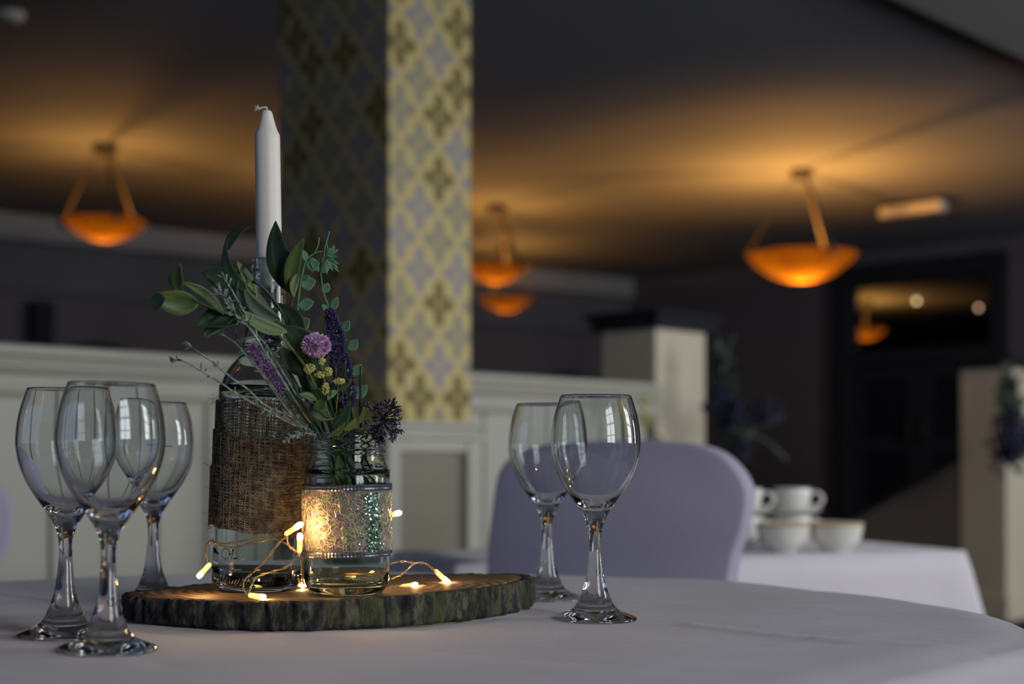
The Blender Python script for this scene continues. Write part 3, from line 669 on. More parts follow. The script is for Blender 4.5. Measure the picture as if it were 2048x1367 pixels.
for j,(ex,zf) in enumerate(((-.0085,.001),(-.001,.002),(.0012,.2),(.0004,.4),(.0012,.6),(.0004,.8),(.0008,.94),(-.001,1.0),(-.0055,1.0),(-.0085,.97))):
    row=[]
    for i,p in enumerate(oc):
        dx,dy=p.x-SC[0],p.y-SC[1]; l=math.hypot(dx,dy); vert=math.sin(i*2.3)*.0012+math.sin(i*.9+2+.3*j)*.0012+rv[i]*.0016
        e_=ex+sn[i]+(vert+rnd[j][i]*.0012 if 0<j<8 else 0)
        if 0<j<8 and 126<i<131: e_-=.007      # split at the right end
        k=(l+e_)/l; x,y=dx*k,dy*k; zt_=tz(x+SC[0])
        z=zt_*zf+(0 if zf<.9 else rnd[j][i]*.0006) if zf>.01 else zf
        if zf==.001: z=.001
        row.append((x,y,z))
    bs.append(row)
m=rings(bs+[bs[0]]); m.build('bark',M['bark'],st,True)
# ================================================================== WINE GLASSES
GO=[(.0347,.0),(.0350,.0014),(.0335,.0030),(.028,.0050),(.021,.0080),(.0165,.0120),(.0135,.0175),(.0105,.025),(.0078,.034),(.0062,.046),(.0050,.060),(.0051,.070),(.0064,.078),(.0088,.0845),(.0135,.0925),(.0205,.1025),(.0285,.115),(.0345,.129),(.0374,.143),(.0372,.156),(.0350,.170),(.0318,.181),(.0298,.1868)]
GI=[(.0288,.1868),(.0307,.181),(.0338,.170),(.0359,.156),(.0361,.143),(.0331,.1295),(.0268,.116),(.0185,.1045),(.0110,.0975),(.0055,.0945),(0,.0935)]
gm=MB(); gm.lathe([(0,.0012),(.015,.0012),(.030,.0004)]+crv2(GO,3)+[(.0293,.1877)]+crv2(GI,3),72)
g0=gm.build('wine_glass',M['glass'],None,True)
def glass(px,py,tilt,lab,o=None):
    d=381/(py-920); p=P(px,py,d); g=o or g0.copy()
    if o is None: COL.objects.link(g)
    g.location=(p.x,p.y,TZ+.0006+max(0,cr(p.x,p.y))); g.rotation_euler=(0,math.radians(tilt),0); tag(g,lab,'wine glass','empty wine glasses on the dining table'); return g
glass(214,1302,1.0,'empty wine glass standing frontmost of the three left of the wood slice',g0)
glass(129,1272,.8,'empty wine glass at the far left, behind the frontmost glass')
g3=glass(306,1205,.3,'empty wine glass with a thin fill line, behind the left end of the wood slice')
m=MB(); m.tube([(.0377*math.cos(math.radians(a)),.0377*math.sin(math.radians(a)),.1465) for a in range(-70,-49,4)],.00035,5); m.build('fill_line',M['black'],g3)
glass(1190,1240,.2,'empty wine glass in sharp focus in front of the covered chair')
glass(1094,1199,.1,'empty wine glass just off the right tip of the wood slice, behind the sharp one')
# ================================================================== JAR
JX,JY=-.134,1.155; JZ=topz(JX)+.0003
jar=empty('glass_jar',(JX,JY,JZ)); tag(jar,'clear glass jar with a glittery net band holding the flowers','jar')
JO=[(.024,0),(.0285,.0015),(.0325,.006),(.0345,.013),(.0348,.025),(.0347,.094),(.0338,.1005),(.0318,.1055),(.0305,.110),(.0300,.113),(.0316,.1150),(.0302,.1172),(.0300,.1185),(.0316,.1207),(.0302,.1230),(.0302,.1245),(.0313,.1260),(.0313,.1285),(.0300,.1300)]
JI=[(.0285,.1300),(.0280,.127),(.0282,.113),(.0300,.107),(.0322,.099),(.0326,.093),(.0326,.020),(.031,.012),(.026,.0085),(.012,.0085),(0,.0095)]
m=MB(); m.lathe([(0,.003),(.018,.0025)]+crv2(JO,3)+crv2(JI,3),72); m.build('jar_body',M['jar'],jar,True)
for z0,z1 in ((.0842,.0892),(.0312,.0358)):
    m=MB(); n=160; vs=[]
    for k in range(n):
        a=2*PI*k/n; r_=.0362+(.0004 if k%2 else 0); w_=math.sin(a+.5)*.0005
        for rr_,zz_ in ((.0352,z0),(r_-.0003,z0),(r_+.0003,z0+.0012),(r_-.0001,(z0+z1)/2),(r_+.0003,z1-.0012),(r_-.0003,z1),(.0352,z1)): vs.append((rr_*math.cos(a),rr_*math.sin(a),zz_+w_))
    m.add(vs,[(k*7+j,((k+1)%n)*7+j,((k+1)%n)*7+(j+1)%7,k*7+(j+1)%7) for k in range(n) for j in range(7)]); m.build('silver_ribbon',M['silver'],jar)
m=MB(); m.lathe([(.0351,.0355),(.0351,.0845)],64); m.build('gauze_layer',M['film'],jar,True)
m=MB(); rn=random.Random(3)
for _ in range(1500):
    a=rn.uniform(0,2*PI); z=rn.uniform(.037,.083); r0=.0353+rn.uniform(0,.0012); cr_=rn.uniform(.0015,.0055); a0=rn.uniform(0,2*PI); da=rn.uniform(1.5,4.5); pts=[]
    for k in range(7):
        t_=a0+da*k/6; zz_=z+cr_*math.sin(t_)*rn.uniform(.85,1.1); aa=a+cr_*math.cos(t_)/.0355
        zz_=min(.0838,max(.0362,zz_)); pts.append((r0*math.cos(aa),r0*math.sin(aa),zz_))
    m.tube(pts,.00019,3,False)
tag(m.build('shredded_net',M['net'],jar,True,fix=False),'iridescent pearly net',kind='stuff')
m=MB()
for _ in range(520):
    z=rn.uniform(.036,.082); cxa=-PI/2+math.asin(min(.95,(.62+.18*math.sin((z-.04)*60)*.3))); a=-PI/2+rn.gauss(.72+(.06-z)*2.0,.13); r_=.0362+rn.uniform(0,.001)
    c=Vector((r_*math.cos(a),r_*math.sin(a),z)); nn=(Vector((math.cos(a),math.sin(a),0))+Vector((rn.gauss(0,.35),rn.gauss(0,.35),rn.gauss(0,.35)))).normalized(); x=nn.orthogonal().normalized(); y=nn.cross(x); s_=rn.uniform(.0006,.0011)
    m.add([c+(x*math.cos(PI/3*k)+y*math.sin(PI/3*k))*s_ for k in range(6)],[(0,1,2,3,4,5)])
tag(m.build('sequin_patch',M['sequin'],jar,fix=False),'green and silver sequins',kind='stuff')
# ================================================================== BOTTLE
BX,BY=-.2165,1.208; BZ=topz(BX)+.0003; BT=math.radians(2.1)
bot=empty('glass_bottle',(BX,BY,BZ)); bot.rotation_euler=(0,BT,0); tag(bot,'tall clear glass bottle wrapped in burlap and holding the candle','bottle')
BO=[(.030,0),(.0350,.0015),(.0378,.006),(.0385,.014),(.0383,.030),(.0380,.160),(.0372,.169),(.0345,.178),(.0300,.187),(.0250,.1935),(.0222,.1965),(.0232,.1990),(.0222,.2015),(.0210,.2030),(.0222,.2055),(.0208,.2085),(.0190,.2150),(.0172,.2270),(.0156,.2400),(.0146,.2520),(.0140,.2575),(.0146,.2590),(.0148,.2650),(.0138,.2665),(.0136,.2690),(.0146,.2705),(.0146,.2735),(.0137,.2745),(.0137,.2790),(.0128,.2805)]
BI=[(.0114,.2805),(.0112,.274),(.0116,.255),(.0130,.240),(.0146,.227),(.0166,.215),(.0182,.208),(.0195,.2000),(.0222,.193),(.0275,.186),(.0322,.177),(.0348,.168),(.0356,.159),(.0358,.020),(.034,.012),(.026,.009),(.012,.0105),(0,.012)]
m=MB(); m.lathe([(0,.004),(.022,.003)]+crv2(BO,3)+crv2(BI,3),80); m.build('bottle_body',M['bottle'],bot,True)
# embossed letters O L (curved to the surface)
def emb(pts,r=.0007,close=False):
    out=[]
    for x,z in pts:
        a=-PI/2+x/.0385; out.append((.0386*math.cos(a),.0386*math.sin(a),z))
    if close: out.append(out[0])
    m.tube(out,r,6)
m=MB(); s_=1/2360.
def ex(px,py): 
    u=(px-505)*s_; u=max(-.0375,min(.0375,u)); return (math.asin(u/.0385)*.0385, (1180-py)*s_)
emb([ex(455+9*math.cos(a*PI/8),1105+10*math.sin(a*PI/8)) for a in range(16)],close=True)
emb([ex(471,1095),ex(467,1114),ex(478,1112)]); emb([ex(447,1133),ex(456,1131)])
m.build('embossed_letters',M['bottle'],bot,True)
m=MB()
for k in range(7): 
    x0=421+k*2.2; emb([ex(x0+4,1096+k*1.5),ex(x0+2,1110),ex(x0+4,1122),ex(x0,1138)],.0006)
m.build('embossed_crest',M['bottle'],bot,True)
# burlap wrap: woven jute threads
m=MB(); rb=random.Random(5)
def wrap(r0,z0f,z1f,nW,pitch,tw,wob,seed):
    rb=random.Random(seed); nP=nW*2
    # vertical threads
    jit=[rb.uniform(-wob,wob) for _ in range(nW)]
    for k in range(nW):
        a0=2*PI*k/nW; a0+=jit[k]/nW*3; zb_,zt_=z0f(a0),z1f(a0); n=int((zt_-zb_)/pitch); pts=[]; ph=rb.uniform(0,6)
        for j in range(n*2+1):
            z=zb_+(zt_-zb_)*j/(2*n); r_=r0+(.0004 if (j//1+k)%2 else -.0002); aa=a0+math.sin(z*90+ph)*wob*.010
            pts.append((r_*math.cos(aa),r_*math.sin(aa),z))
        m.tube(pts,tw*rb.uniform(.75,1.2),4,False)
    nH=int(.108/pitch)
    for j in range(nH):
        f=(j+.5)/nH; ph=rb.uniform(0,6); pts=[]; 
        for k in range(nP):
            a=2*PI*k/nP; z=z0f(a)+(z1f(a)-z0f(a))*f+math.sin(a*5+ph)*.0005*wob; r_=r0+(-.0002 if (k+j)%2 else .0004)
            pts.append((r_*math.cos(a),r_*math.sin(a),z))
        pts.append(pts[0]); m.tube(pts,tw*rb.uniform(.75,1.2),4,False)
zt_=lambda a:.1600+.0015*math.sin(a*3); zb1=lambda a:.0510-.0045*math.cos(a)+.0008*math.sin(a*9); zmid=lambda a:.138+.002*math.sin(a*2)
wrap(.0395,zb1,zt_,96,.0026,.00050,1.0,1)
wrap(.0408,zb1,lambda a:.132+.003*math.sin(a*2+1),110,.0023,.00055,1.3,2)
wrap(.0420,lambda a:zb1(a)-.001,lambda a:.104+.0012*math.sin(a*7),110,.0023,.00055,1.5,3)
for k in range(260):     # loose fibres
    a=rb.uniform(0,2*PI); z=rb.choice([rb.uniform(.05,.16),.16,.052,.104]); r_=.0415; p=Vector((r_*math.cos(a),r_*math.sin(a),z)); dirv=Vector((math.cos(a)*rb.uniform(.2,1),math.sin(a)*rb.uniform(.2,1),rb.uniform(-1,1))).normalized(); q=dirv.orthogonal().normalized()
    L_=rb.uniform(.003,.008); m.tube([p,p+dirv*L_*.5+q*L_*.15,p+dirv*L_],.00011,3,False)
tag(m.build('burlap_wrap',M['burlap'],bot,False,fix=False),'brown woven burlap band',kind='stuff')
# ================================================================== CANDLE
top=Vector((0,0,.2803)); cR=Matrix.Rotation(BT,3,'Y'); cb=Vector((BX,BY,BZ))+cR@top
can=empty('candle',cb); can.rotation_euler=(0,math.radians(-.9),0); tag(can,'white unlit taper candle in the bottle neck','candle')
m=MB(); m.lathe([(0,-.024),(.0068,-.024),(.0085,-.012),(.0098,-.001),(.0106,.0005),(.0108,.004),(.0107,.103),(.0104,.106),(.0090,.1085),(.0074,.113),(.0058,.119),(.0048,.1235),(.0040,.1256),(.0022,.1266),(0,.1268)],48); m.build('candle_body',M['wax'],can,True)
m=MB(); wp=[(.0002,0,.1262),(.0,0,.1285),(-.0022,0,.1290),(-.0050,0,.1284),(-.0072,0,.1278)]
for k in range(3):
    pts=[]; 
    for i,p in enumerate(crv(wp,6)): a=i*.7+k*2*PI/3; rr_=.0005+.0004*(i/24); pts.append(p+Vector((0,math.cos(a)*rr_,math.sin(a)*rr_)))
    m.tube(pts,.0005,5)
for k in range(9):
    a=R.uniform(0,2*PI); s_=.0016; e0=Vector((-.0066,0,.1280)); m.tube([e0,e0+Vector((-.0018,math.cos(a)*s_*.6,math.sin(a)*s_*.7)),e0+Vector((-.0042,math.cos(a)*s_,math.sin(a)*s_*1.3-.0004))],.00028,4)
for dz,dx in ((.0032,-.0014),(.0026,-.0040)): m.tube([(-.0056,0,.1282),(-.0068+dx*.4,0,.1282+dz*.6),(-.0066+dx,0,.1284+dz)],.0004,5)
m.build('wick',M['wick'],can,True)
# ================================================================== FLOWERS
def leaf(base,tip,w,bend=.15,cup_=.25,face=None,fold=0,nseg=10,hook=0):
    base=Vector(base); tip=Vector(tip); ax=tip-base; L_=ax.length; t=ax.normalized(); f=Vector(face) if face else Vector((R.uniform(-.4,.4),-1,R.uniform(-.2,.4)))
    side=t.cross(f).normalized(); n=side.cross(t).normalized(); mb=MB(); vs=[]; nw=4
    for i in range(nseg+1):
        u=i/nseg; c=base+ax*u+side*(bend*L_*4*u*(1-u))+n*(hook*L_*u*u)
        ww=w/2*max(.04,math.sin(PI*min(1,u**.85*.985+.012))**.8); tw_=fold*u
        for j in range(nw+1):
            v=(j/nw-.5)*2; sd=side*math.cos(tw_)+n*math.sin(tw_); nn=n*math.cos(tw_)-side*math.sin(tw_)
            vs.append(c+sd*(ww*v)+nn*(-cup_*ww*(1-v*v)))
    W_=nw+1; mb.add(vs,[(i*W_+j,i*W_+j+1,(i+1)*W_+j+1,(i+1)*W_+j) for i in range(nseg) for j in range(nw)]); return mb
def PL(pts): return [P(*p) for p in pts]
JIN=lambda px,py: (px,py,1.155)
def add_leaf(parent,b,tp,w,mt='leaf',**k):
    k.setdefault('bend',.1); return leaf(P(*b),P(*tp),w*1.15*b[2]/F,**k).build('leaf',M[mt],parent,True,solid=.0004)
def sprig(name,lab,cat,group=None): 
    t=empty(name,(0,0,0)); tag(t,lab,cat,group); return t
def setorigin(t,loc):
    loc=Vector(loc); t.location=loc
    for c in t.children: c.location=c.location-loc
D1=1.13
# broad leaf sprig reaching left
s=sprig('leafy_sprig','broad-leaved green sprig arching far out over the left side of the bottle','foliage','silk flower stems in the jar')
m=MB(); m.tube(crv(PL([JIN(700,985),(668,880,1.15),(640,800,1.14),(612,735,1.12),(560,672,1.105),(500,640,1.10),(440,622,1.095),(395,603,1.09),(362,580,1.09)]),5),.0011,6); m.tube(crv(PL([(475,632,1.1),(440,625,1.1),(398,634,1.1)]),4),.0008,5); m.build('stem',M['leaf'],s,True)
add_leaf(s,(357,588,1.09),(361,527,1.08),30,fold=.3,bend=-.12)
add_leaf(s,(398,608,1.09),(302,590,1.075),44,bend=-.06,cup_=.5,fold=.5)
add_leaf(s,(302,600,1.075),(330,598,1.07),30,'leafd',bend=.1)
add_leaf(s,(448,628,1.095),(362,563,1.085),20,bend=.10,fold=.6)
add_leaf(s,(480,636,1.10),(391,655,1.085),48,'leafd',bend=.14,cup_=.5,fold=-.5)
add_leaf(s,(470,632,1.10),(405,678,1.09),26,'leafd',bend=.1)
add_leaf(s,(575,664,1.10),(478,618,1.085),27,bend=-.08,cup_=.3)
# upper broad sprig
s=sprig('leafy_sprig','broad-leaved dark green sprig rising in front of the bottle neck','foliage','silk flower stems in the jar')
m=MB(); m.tube(crv(PL([JIN(690,990),(652,870,1.15),(622,780,1.14),(598,705,1.13),(572,640,1.12),(540,590,1.11),(508,560,1.10)]),5),.0012,6); m.build('stem',M['leafd'],s,True)
add_leaf(s,(512,590,1.10),(452,478,1.10),24,'leafd',bend=-.20,fold=.7); add_leaf(s,(455,500,1.10),(499,453,1.105),22,'leafd',bend=-.2,fold=.4)
add_leaf(s,(512,600,1.10),(472,520,1.10),20,'leaf',bend=.05)
add_leaf(s,(500,560,1.10),(404,545,1.10),42,'leafd',bend=-.05,cup_=.2)
add_leaf(s,(565,655,1.115),(486,530,1.10),50,'leafd',bend=-.2,cup_=.2)
add_leaf(s,(560,640,1.11),(488,574,1.095),30,'leafd',bend=-.14)
add_leaf(s,(560,612,1.13),(502,622,1.12),16,'leafd',bend=-.2)
add_leaf(s,(600,690,1.12),(545,605,1.12),30,'leafd',bend=.2)
add_leaf(s,(640,740,1.13),(560,650,1.11),46,'leafd',bend=.12)
add_leaf(s,(625,745,1.14),(560,690,1.12),34,'leafd',bend=-.1)
add_leaf(s,(640,735,1.13),(585,640,1.13),40,'leafd',bend=-.1)
# right broad sprig
s=sprig('leafy_sprig','broad-leaved sprig with two upright leaves right of the candle base','foliage','silk flower stems in the jar')
m=MB(); m.tube(crv(PL([JIN(704,990),(672,880,1.155),(640,790,1.15),(612,720,1.15),(592,660,1.15),(582,612,1.15),(588,590,1.15)]),5),.0011,6); m.build('stem',M['leafd'],s,True)
add_leaf(s,(592,590,1.155),(551,442,1.15),46,'leafd',bend=-.10,cup_=.35)
add_leaf(s,(584,592,1.145),(608,476,1.14),30,'leaf',bend=-.10,cup_=.4); add_leaf(s,(598,545,1.145),(588,596,1.14),16,'leaf',bend=.1)
add_leaf(s,(600,720,1.15),(672,668,1.15),28,'leafd',bend=.12); add_leaf(s,(612,725,1.15),(588,640,1.15),36,'leafd',bend=.1)
add_leaf(s,(655,800,1.15),(600,700,1.14),40,'leafd',bend=-.1); add_leaf(s,(668,830,1.15),(620,745,1.14),30,'leafd',bend=.1)
add_leaf(s,(668,850,1.12),(700,800,1.12),18,'leafd',bend=.1); add_leaf(s,(660,840,1.13),(612,800,1.12),22,'leafd',bend=-.1); add_leaf(s,(690,870,1.13),(735,850,1.12),14,'leafd',bend=.1); add_leaf(s,(655,790,1.13),(690,730,1.125),20,'leafd',bend=.1)
add_leaf(s,(700,975,1.153),(652,890,1.150),34,'leafd',bend=.1); add_leaf(s,(702,985,1.150),(676,905,1.147),26,'leaf',bend=-.06)
# eucalyptus sprigs
EU='silk eucalyptus sprigs'
def euc(lab,stem,leaves,branches,needles,rad_=.0010):
    s=sprig('eucalyptus_sprig',lab,'foliage',EU); m=MB(); m.tube(crv(PL(stem),5),[rad_*1.3-rad_*.7*i/(len(stem)*5-5) for i in range(len(stem)*5-4)],6)
    for b in branches: m.tube(crv(PL(b),5),rad_*.6,5)
    m.build('stem',M['eucstem'],s,True)
    for (bx,by,tx,ty,w,d) in leaves:
        dx,dy=tx-bx,ty-by; o=leaf(P(bx,by,d),P(tx+(tx-bx)*.12,ty+(ty-by)*.12,d-.004),w*1.35*d/F,bend=.03,cup_=.15,nseg=14,face=(R.uniform(-.3,.3),-1,R.uniform(-.2,.3))).build('leaf',M['euc'],s,True,solid=.0005)
    if needles:
        m=MB()
        for (bx,by,tx,ty,w,d) in needles: 
            l=leaf(P(bx,by,d),P(tx,ty,d-.003),w*d/F,bend=.05,cup_=.4,nseg=4); m.add(l.v,l.f)
        m.build('tip_cluster',M['euc'],s,True,solid=.0006)
    return s
d=1.145
nd=[(655,512,652+dx,520+dy,6,d) for dx,dy in ((18,-26),(22,-8),(26,8),(14,22),(2,28),(24,16),(8,-18),(18,2),(24,-22),(26,24))]
nd+=[(650,505+R.uniform(-4,8),650+R.uniform(5,28),508+R.uniform(-22,16),4,d) for _ in range(14)]
euc('round-leaved eucalyptus sprig standing tall, tipped with a small star cluster',[JIN(700,960),(672,860,1.15),(634,790,d),(604,725,d),(594,660,d),(596,605,d),(603,555,d),(612,522,d),(628,507,d),(645,502,d)],
 [(613,530,636,527,20,d),(602,570,628,562,21,d),(597,611,624,604,21,d),(596,655,616,640,22,d),(594,650,580,632,12,d),(612,522,606,502,10,d),(603,556,617,552,7,d),(622,515,636,540,12,d)],[[(628,507,d),(636,492,d),(638,474,d)]],nd)
d=1.16
euc('round-leaved eucalyptus sprig running up behind the dark lavender spike',[JIN(716,965),(712,880,d),(704,830,d),(702,780,d),(690,720,d),(672,660,d),(659,617,d),(648,590,d),(643,560,d),(641,536,d),(647,515,d),(650,495,d),(659,462,d)],
 [(661,622,673,596,13,d),(683,662,697,644,15,d),(697,699,712,681,16,d),(704,750,720,731,16,d),(706,795,731,773,19,d),(645,546,652,524,14,d),(646,585,655,568,14,d),(655,622,645,610,8,d)],[[(650,516,d),(655,500,d),(652,480,d)]],[(700,560,0,0,0,d)][:0])
# flower spikes
def spike(name,lab,cat,axis,wid,mt,n,stem,bud=.0012,smt='eucstem',grp=None):
    s=sprig(name,lab,cat,grp); m=MB(); m.tube(crv(PL(stem),5),.0009,6); m.build('stem',M[smt],s,True)
    c=crv(PL(axis),12); m=MB(); rn=random.Random(len(lab)); N=len(c)
    for _ in range(n):
        u=rn.random(); i=min(N-2,int(u*(N-1))); p=c[i].lerp(c[i+1],u*(N-1)-i); t=(c[min(i+1,N-1)]-c[max(i-1,0)]).normalized(); x=t.orthogonal().normalized(); y=t.cross(x)
        k=u*(len(wid)-1); w_=wid[int(k)]+(wid[min(len(wid)-1,int(k)+1)]-wid[int(k)])*(k-int(k)); w_=w_*p.y/F/2
        a=rn.uniform(0,2*PI); rr_=w_*math.sqrt(rn.uniform(.35,1)); dv=x*math.cos(a)+y*math.sin(a); q=p+dv*rr_
        rot=(dv-t*.5).normalized().to_track_quat('Z','Y').to_matrix(); m.blob(q,bud*rn.uniform(.6,1.2),5,3,(.5,.5,1.25),rot)
    tag(m.build('flower_head',M[mt],s,True,fix=False),kind='stuff'); return s
d=1.135
spike('lavender_stem','dark violet lavender spike, tall and upright left of the wallpapered pillar edge','flower',[(658,618,d),(668,652,d),(676,700,d),(687,755,d),(694,815,d)],[9,22,24,40,30,44,42,46,26],'navyfl',1500,[JIN(712,975),(700,900,1.15),(695,820,d)],.0014,grp='silk lavender stems')
spike('lavender_stem','pale violet lavender spike leaning left in front of the bottle shoulder','flower',[(502,690,1.13),(522,722,1.13),(546,752,1.13),(571,783,1.13)],[14,21,24,24,20],'lilac',1300,[JIN(695,975),(650,880,1.15),(610,830,1.14),(571,783,1.13)],.0009,'leaf','silk lavender stems')
spike('lavender_stem','dark violet lavender spike half hidden behind the leaves at the bottle neck','flower',[(470,578,1.15),(492,605,1.15),(518,640,1.15),(548,690,1.15)],[24,34,40,44,36],'navyfl',1100,[JIN(700,970),(640,850,1.15),(590,760,1.15),(548,690,1.15)],.0014,grp='silk lavender stems')
# pompom
s=sprig('pompom_flower','round pink-lilac pompom flower at the centre of the bouquet','flower'); m=MB(); m.tube(crv(PL([JIN(705,970),(680,880,1.14),(655,790,1.13),(638,725,1.12),(633,705,1.115)]),5),.0009,6); m.build('stem',M['leafd'],s,True)
m=MB(); c=P(632.5,690,1.11); rn=random.Random(9)
for _ in range(900):
    v=Vector((rn.gauss(0,1),rn.gauss(0,1),rn.gauss(0,1))).normalized(); v2=Vector((v.x,v.y,v.z*.82)); p=c+v2*.0085*rn.uniform(.7,1); q=v.orthogonal().normalized()*.0007; e_=c+v2*.0113*rn.uniform(.85,1.08); y=v.cross(q)
    m.add([p-q,p+q,e_+q*.8+y,e_-q*.8+y,e_+v*.0007],[(0,1,2,4,3)])
m.blob(c,.0085,12,8,(1,1,.82)); tag(m.build('flower_head',M['pom'],s,fix=False),kind='stuff')
# yellow buds
s=sprig('yarrow_sprig','small pale yellow clustered blooms with pointed green leaves below the pompom','flower')
m=MB(); d=1.115
for pts in ([(620,748,d),(640,790,1.12),(668,860,1.14)],[(651,790,d),(655,820,1.12),(680,880,1.14)],[(676,765,d),(675,790,1.12),(674,830,1.13),(690,900,1.15)],[(642,728,d),(648,760,d),(655,800,1.12)],[JIN(705,965),(690,900,1.15),(675,850,1.135)],[(632,825,1.11),(650,838,1.11),(668,836,1.115)]): m.tube(crv(PL(pts),5),.0006,5)
m.build('stem',M['leaf'],s,True)
m=MB(); rn=random.Random(4)
for (cx_,cy_,rx,ry,n) in ((619,737,12,10,110),(640,749,11,6,80),(656,743,9,9,90),(651,777,8,12,110),(678,762,13,6,90),(643,722,8,7,60)):
    for _ in range(n):
        a=rn.uniform(0,2*PI); r_=math.sqrt(rn.random()); m.blob(P(cx_+rx*r_*math.cos(a),cy_+ry*r_*math.sin(a),d-.003*(1-r_*r_)+rn.uniform(-.002,.001)),.00065*rn.uniform(.7,1.2),5,3)
tag(m.build('flower_head',M['yellow'],s,True,fix=False),kind='stuff')
for b,tp,w in (((634,800),(598,788),14),((636,798),(648,818),26),((640,795),(664,782),12),((630,790),(640,778),20),((674,778),(702,762),10),((674,780),(655,800),12),((690,860),(712,835),14),((712,850),(728,812),9),((660,870),(690,845),12)):
    add_leaf(s,b+(1.118,),tp+(1.112,),w,'leaf')
# allium
s=sprig('berry_umbel','spiky blue-black umbel of tiny berries over the right rim of the jar','flower'); m=MB(); hub=P(764,838,1.13)
m.tube(crv(PL([JIN(712,960),(735,890,1.14),(755,860,1.135),(764,838,1.13)]),5),.001,6); m.build('stem',M['allium'],s,True)
m=MB(); rn=random.Random(12)
for k in range(60):
    v=Vector((rn.gauss(0,1),rn.gauss(0,.8),rn.gauss(0,1))).normalized(); L_=rn.uniform(.010,.0170); e_=hub+v*L_; m.tube([hub,hub+v*L_*.5+v.orthogonal()*.0006,e_],.00045,4,False)
    for q in range(8):
        v2=(v+Vector((rn.gauss(0,.6),rn.gauss(0,.6),rn.gauss(0,.6)))).normalized(); t_=e_+v2*rn.uniform(.002,.0042); m.tube([e_,t_],.00035,3,False); m.blob(t_,.0009*rn.uniform(.7,1.3),5,3,(.7,.7,1.5),v2.to_track_quat('Z','Y').to_matrix())
tag(m.build('flower_head',M['allium'],s,True,fix=False),kind='stuff')
# frosted twigs
def twig(lab,pts,seed,nn=26,span=(0,.6),ln=(8,18),rad_=.0006,tipn=9):
    s=sprig('frosted_twig',lab,'foliage','frosted grey-green twigs'); c=crv(PL(pts),8); N=len(c); m=MB(); m.tube(c,[rad_*.95+rad_*.8*i/N for i in range(N)],5); m.build('stem',M['twig'],s,True)
    rn=random.Random(seed); m=MB()
    def needle(p,v,L_):
        x=v.orthogonal().normalized(); m.tube([p,p+v*L_*.5,p+v*L_*.85,p+v*L_],[.0004,.00075,.0007,.00015],4,False)
    t0=(c[0]-c[1]).normalized()
    for _ in range(tipn): needle(c[0]-t0*rn.uniform(0,.004),(t0+Vector((rn.gauss(0,.45),rn.gauss(0,.4),rn.gauss(0,.45)))).normalized(),rn.uniform(*ln)*.0004)
    for _ in range(nn):
        u=rn.uniform(*span); i=int(u*(N-1)); t=(c[i]-c[min(N-1,i+1)]).normalized(); v=(t*.7+Vector((rn.gauss(0,.6),rn.gauss(0,.5),rn.gauss(0,.6)))).normalized(); needle(c[i],v,rn.uniform(*ln)*.0004)
    tag(m.build('needles',M['twig'],s,True,fix=False),kind='stuff'); return s
end=[(640,872,1.15),JIN(690,960)]
twig('frosted twig with its tip beside the bottle neck, uppermost of the twigs',[(448,556,1.08),(458,570,1.08),(482,614,1.085),(504,654,1.09),(530,688,1.10),(575,760,1.12)]+end,21,30,(.05,.7))
twig('thick frosted twig crossing in front of the broad leaves',[(438,580,1.075),(446,594,1.075),(472,631,1.08),(502,660,1.085),(540,720,1.10),(590,800,1.12)]+end,22,60,(.02,.6),(10,22),.0008)
twig('long bare frosted twig reaching lowest and farthest left across the bottle',[(346,719,1.07),(371,724,1.07),(407,744,1.075),(444,767,1.08),(478,790,1.09),(524,815,1.10),(580,845,1.12)]+end,23,8,(.1,.8),(9,16),.0006,10)
twig('bare frosted twig just above the lowest one',[(376,690,1.08),(399,705,1.08),(433,730,1.085),(463,755,1.09),(493,776,1.10),(526,806,1.11),(585,842,1.13)]+end,24,8,(.1,.8),(9,16),.0006,10)
twig('frosted twig starting under the drooping leaf',[(441,664,1.10),(456,676,1.10),(473,688,1.10),(507,727,1.11),(535,764,1.12),(585,830,1.13)]+end,25,10,(.05,.8),(9,18),.0006,5)
twig('dark thin twig behind the pale lavender spike',[(458,612,1.12),(468,650,1.12),(482,690,1.12),(520,740,1.12),(560,790,1.13),(600,845,1.14)]+end,26,30,(.05,.8),(9,18),.0006,5)
twig('short feathery twig drooping left over the burlap top',[(538,826,1.105),(556,822,1.11),(585,835,1.12),(615,860,1.13)]+end,27,40,(.0,.6),(8,16),.0005,6)
twig('short feathery twig low over the gap between bottle and jar',[(575,877,1.11),(600,866,1.12),(622,868,1.13),(650,880,1.14)]+end[1:],28,34,(.0,.7),(8,16),.0005,6)
twig('feathery twig above the jar rim pointing right',[(735,845,1.13),(720,858,1.135),(705,880,1.14),(700,900,1.15),JIN(700,950)],29,14,(.0,.6),(6,12),.0005,5)
# extra plain stems seen packed above and inside the jar
s=sprig('stem_bundle','bundle of plain green stems packed in the jar mouth','foliage'); rn=random.Random(31)
for k in range(16):
    x0=rn.uniform(575,725); x1=655+ (x0-575)*.5; m=MB(); m.tube(crv(PL([(x0,rn.uniform(730,800),1.12+rn.uniform(0,.05)),((x0+x1)/2+rn.uniform(-8,8),840,1.14),(x1,900,1.155+rn.uniform(-.01,.01)),(x1+rn.uniform(10,40),985,1.155+rn.uniform(-.015,.015))]),4),.0008+rn.random()*.0005,5); m.build('stem',M[rn.choice(['leafd','eucstem','leafd','leaf'])],s,True)
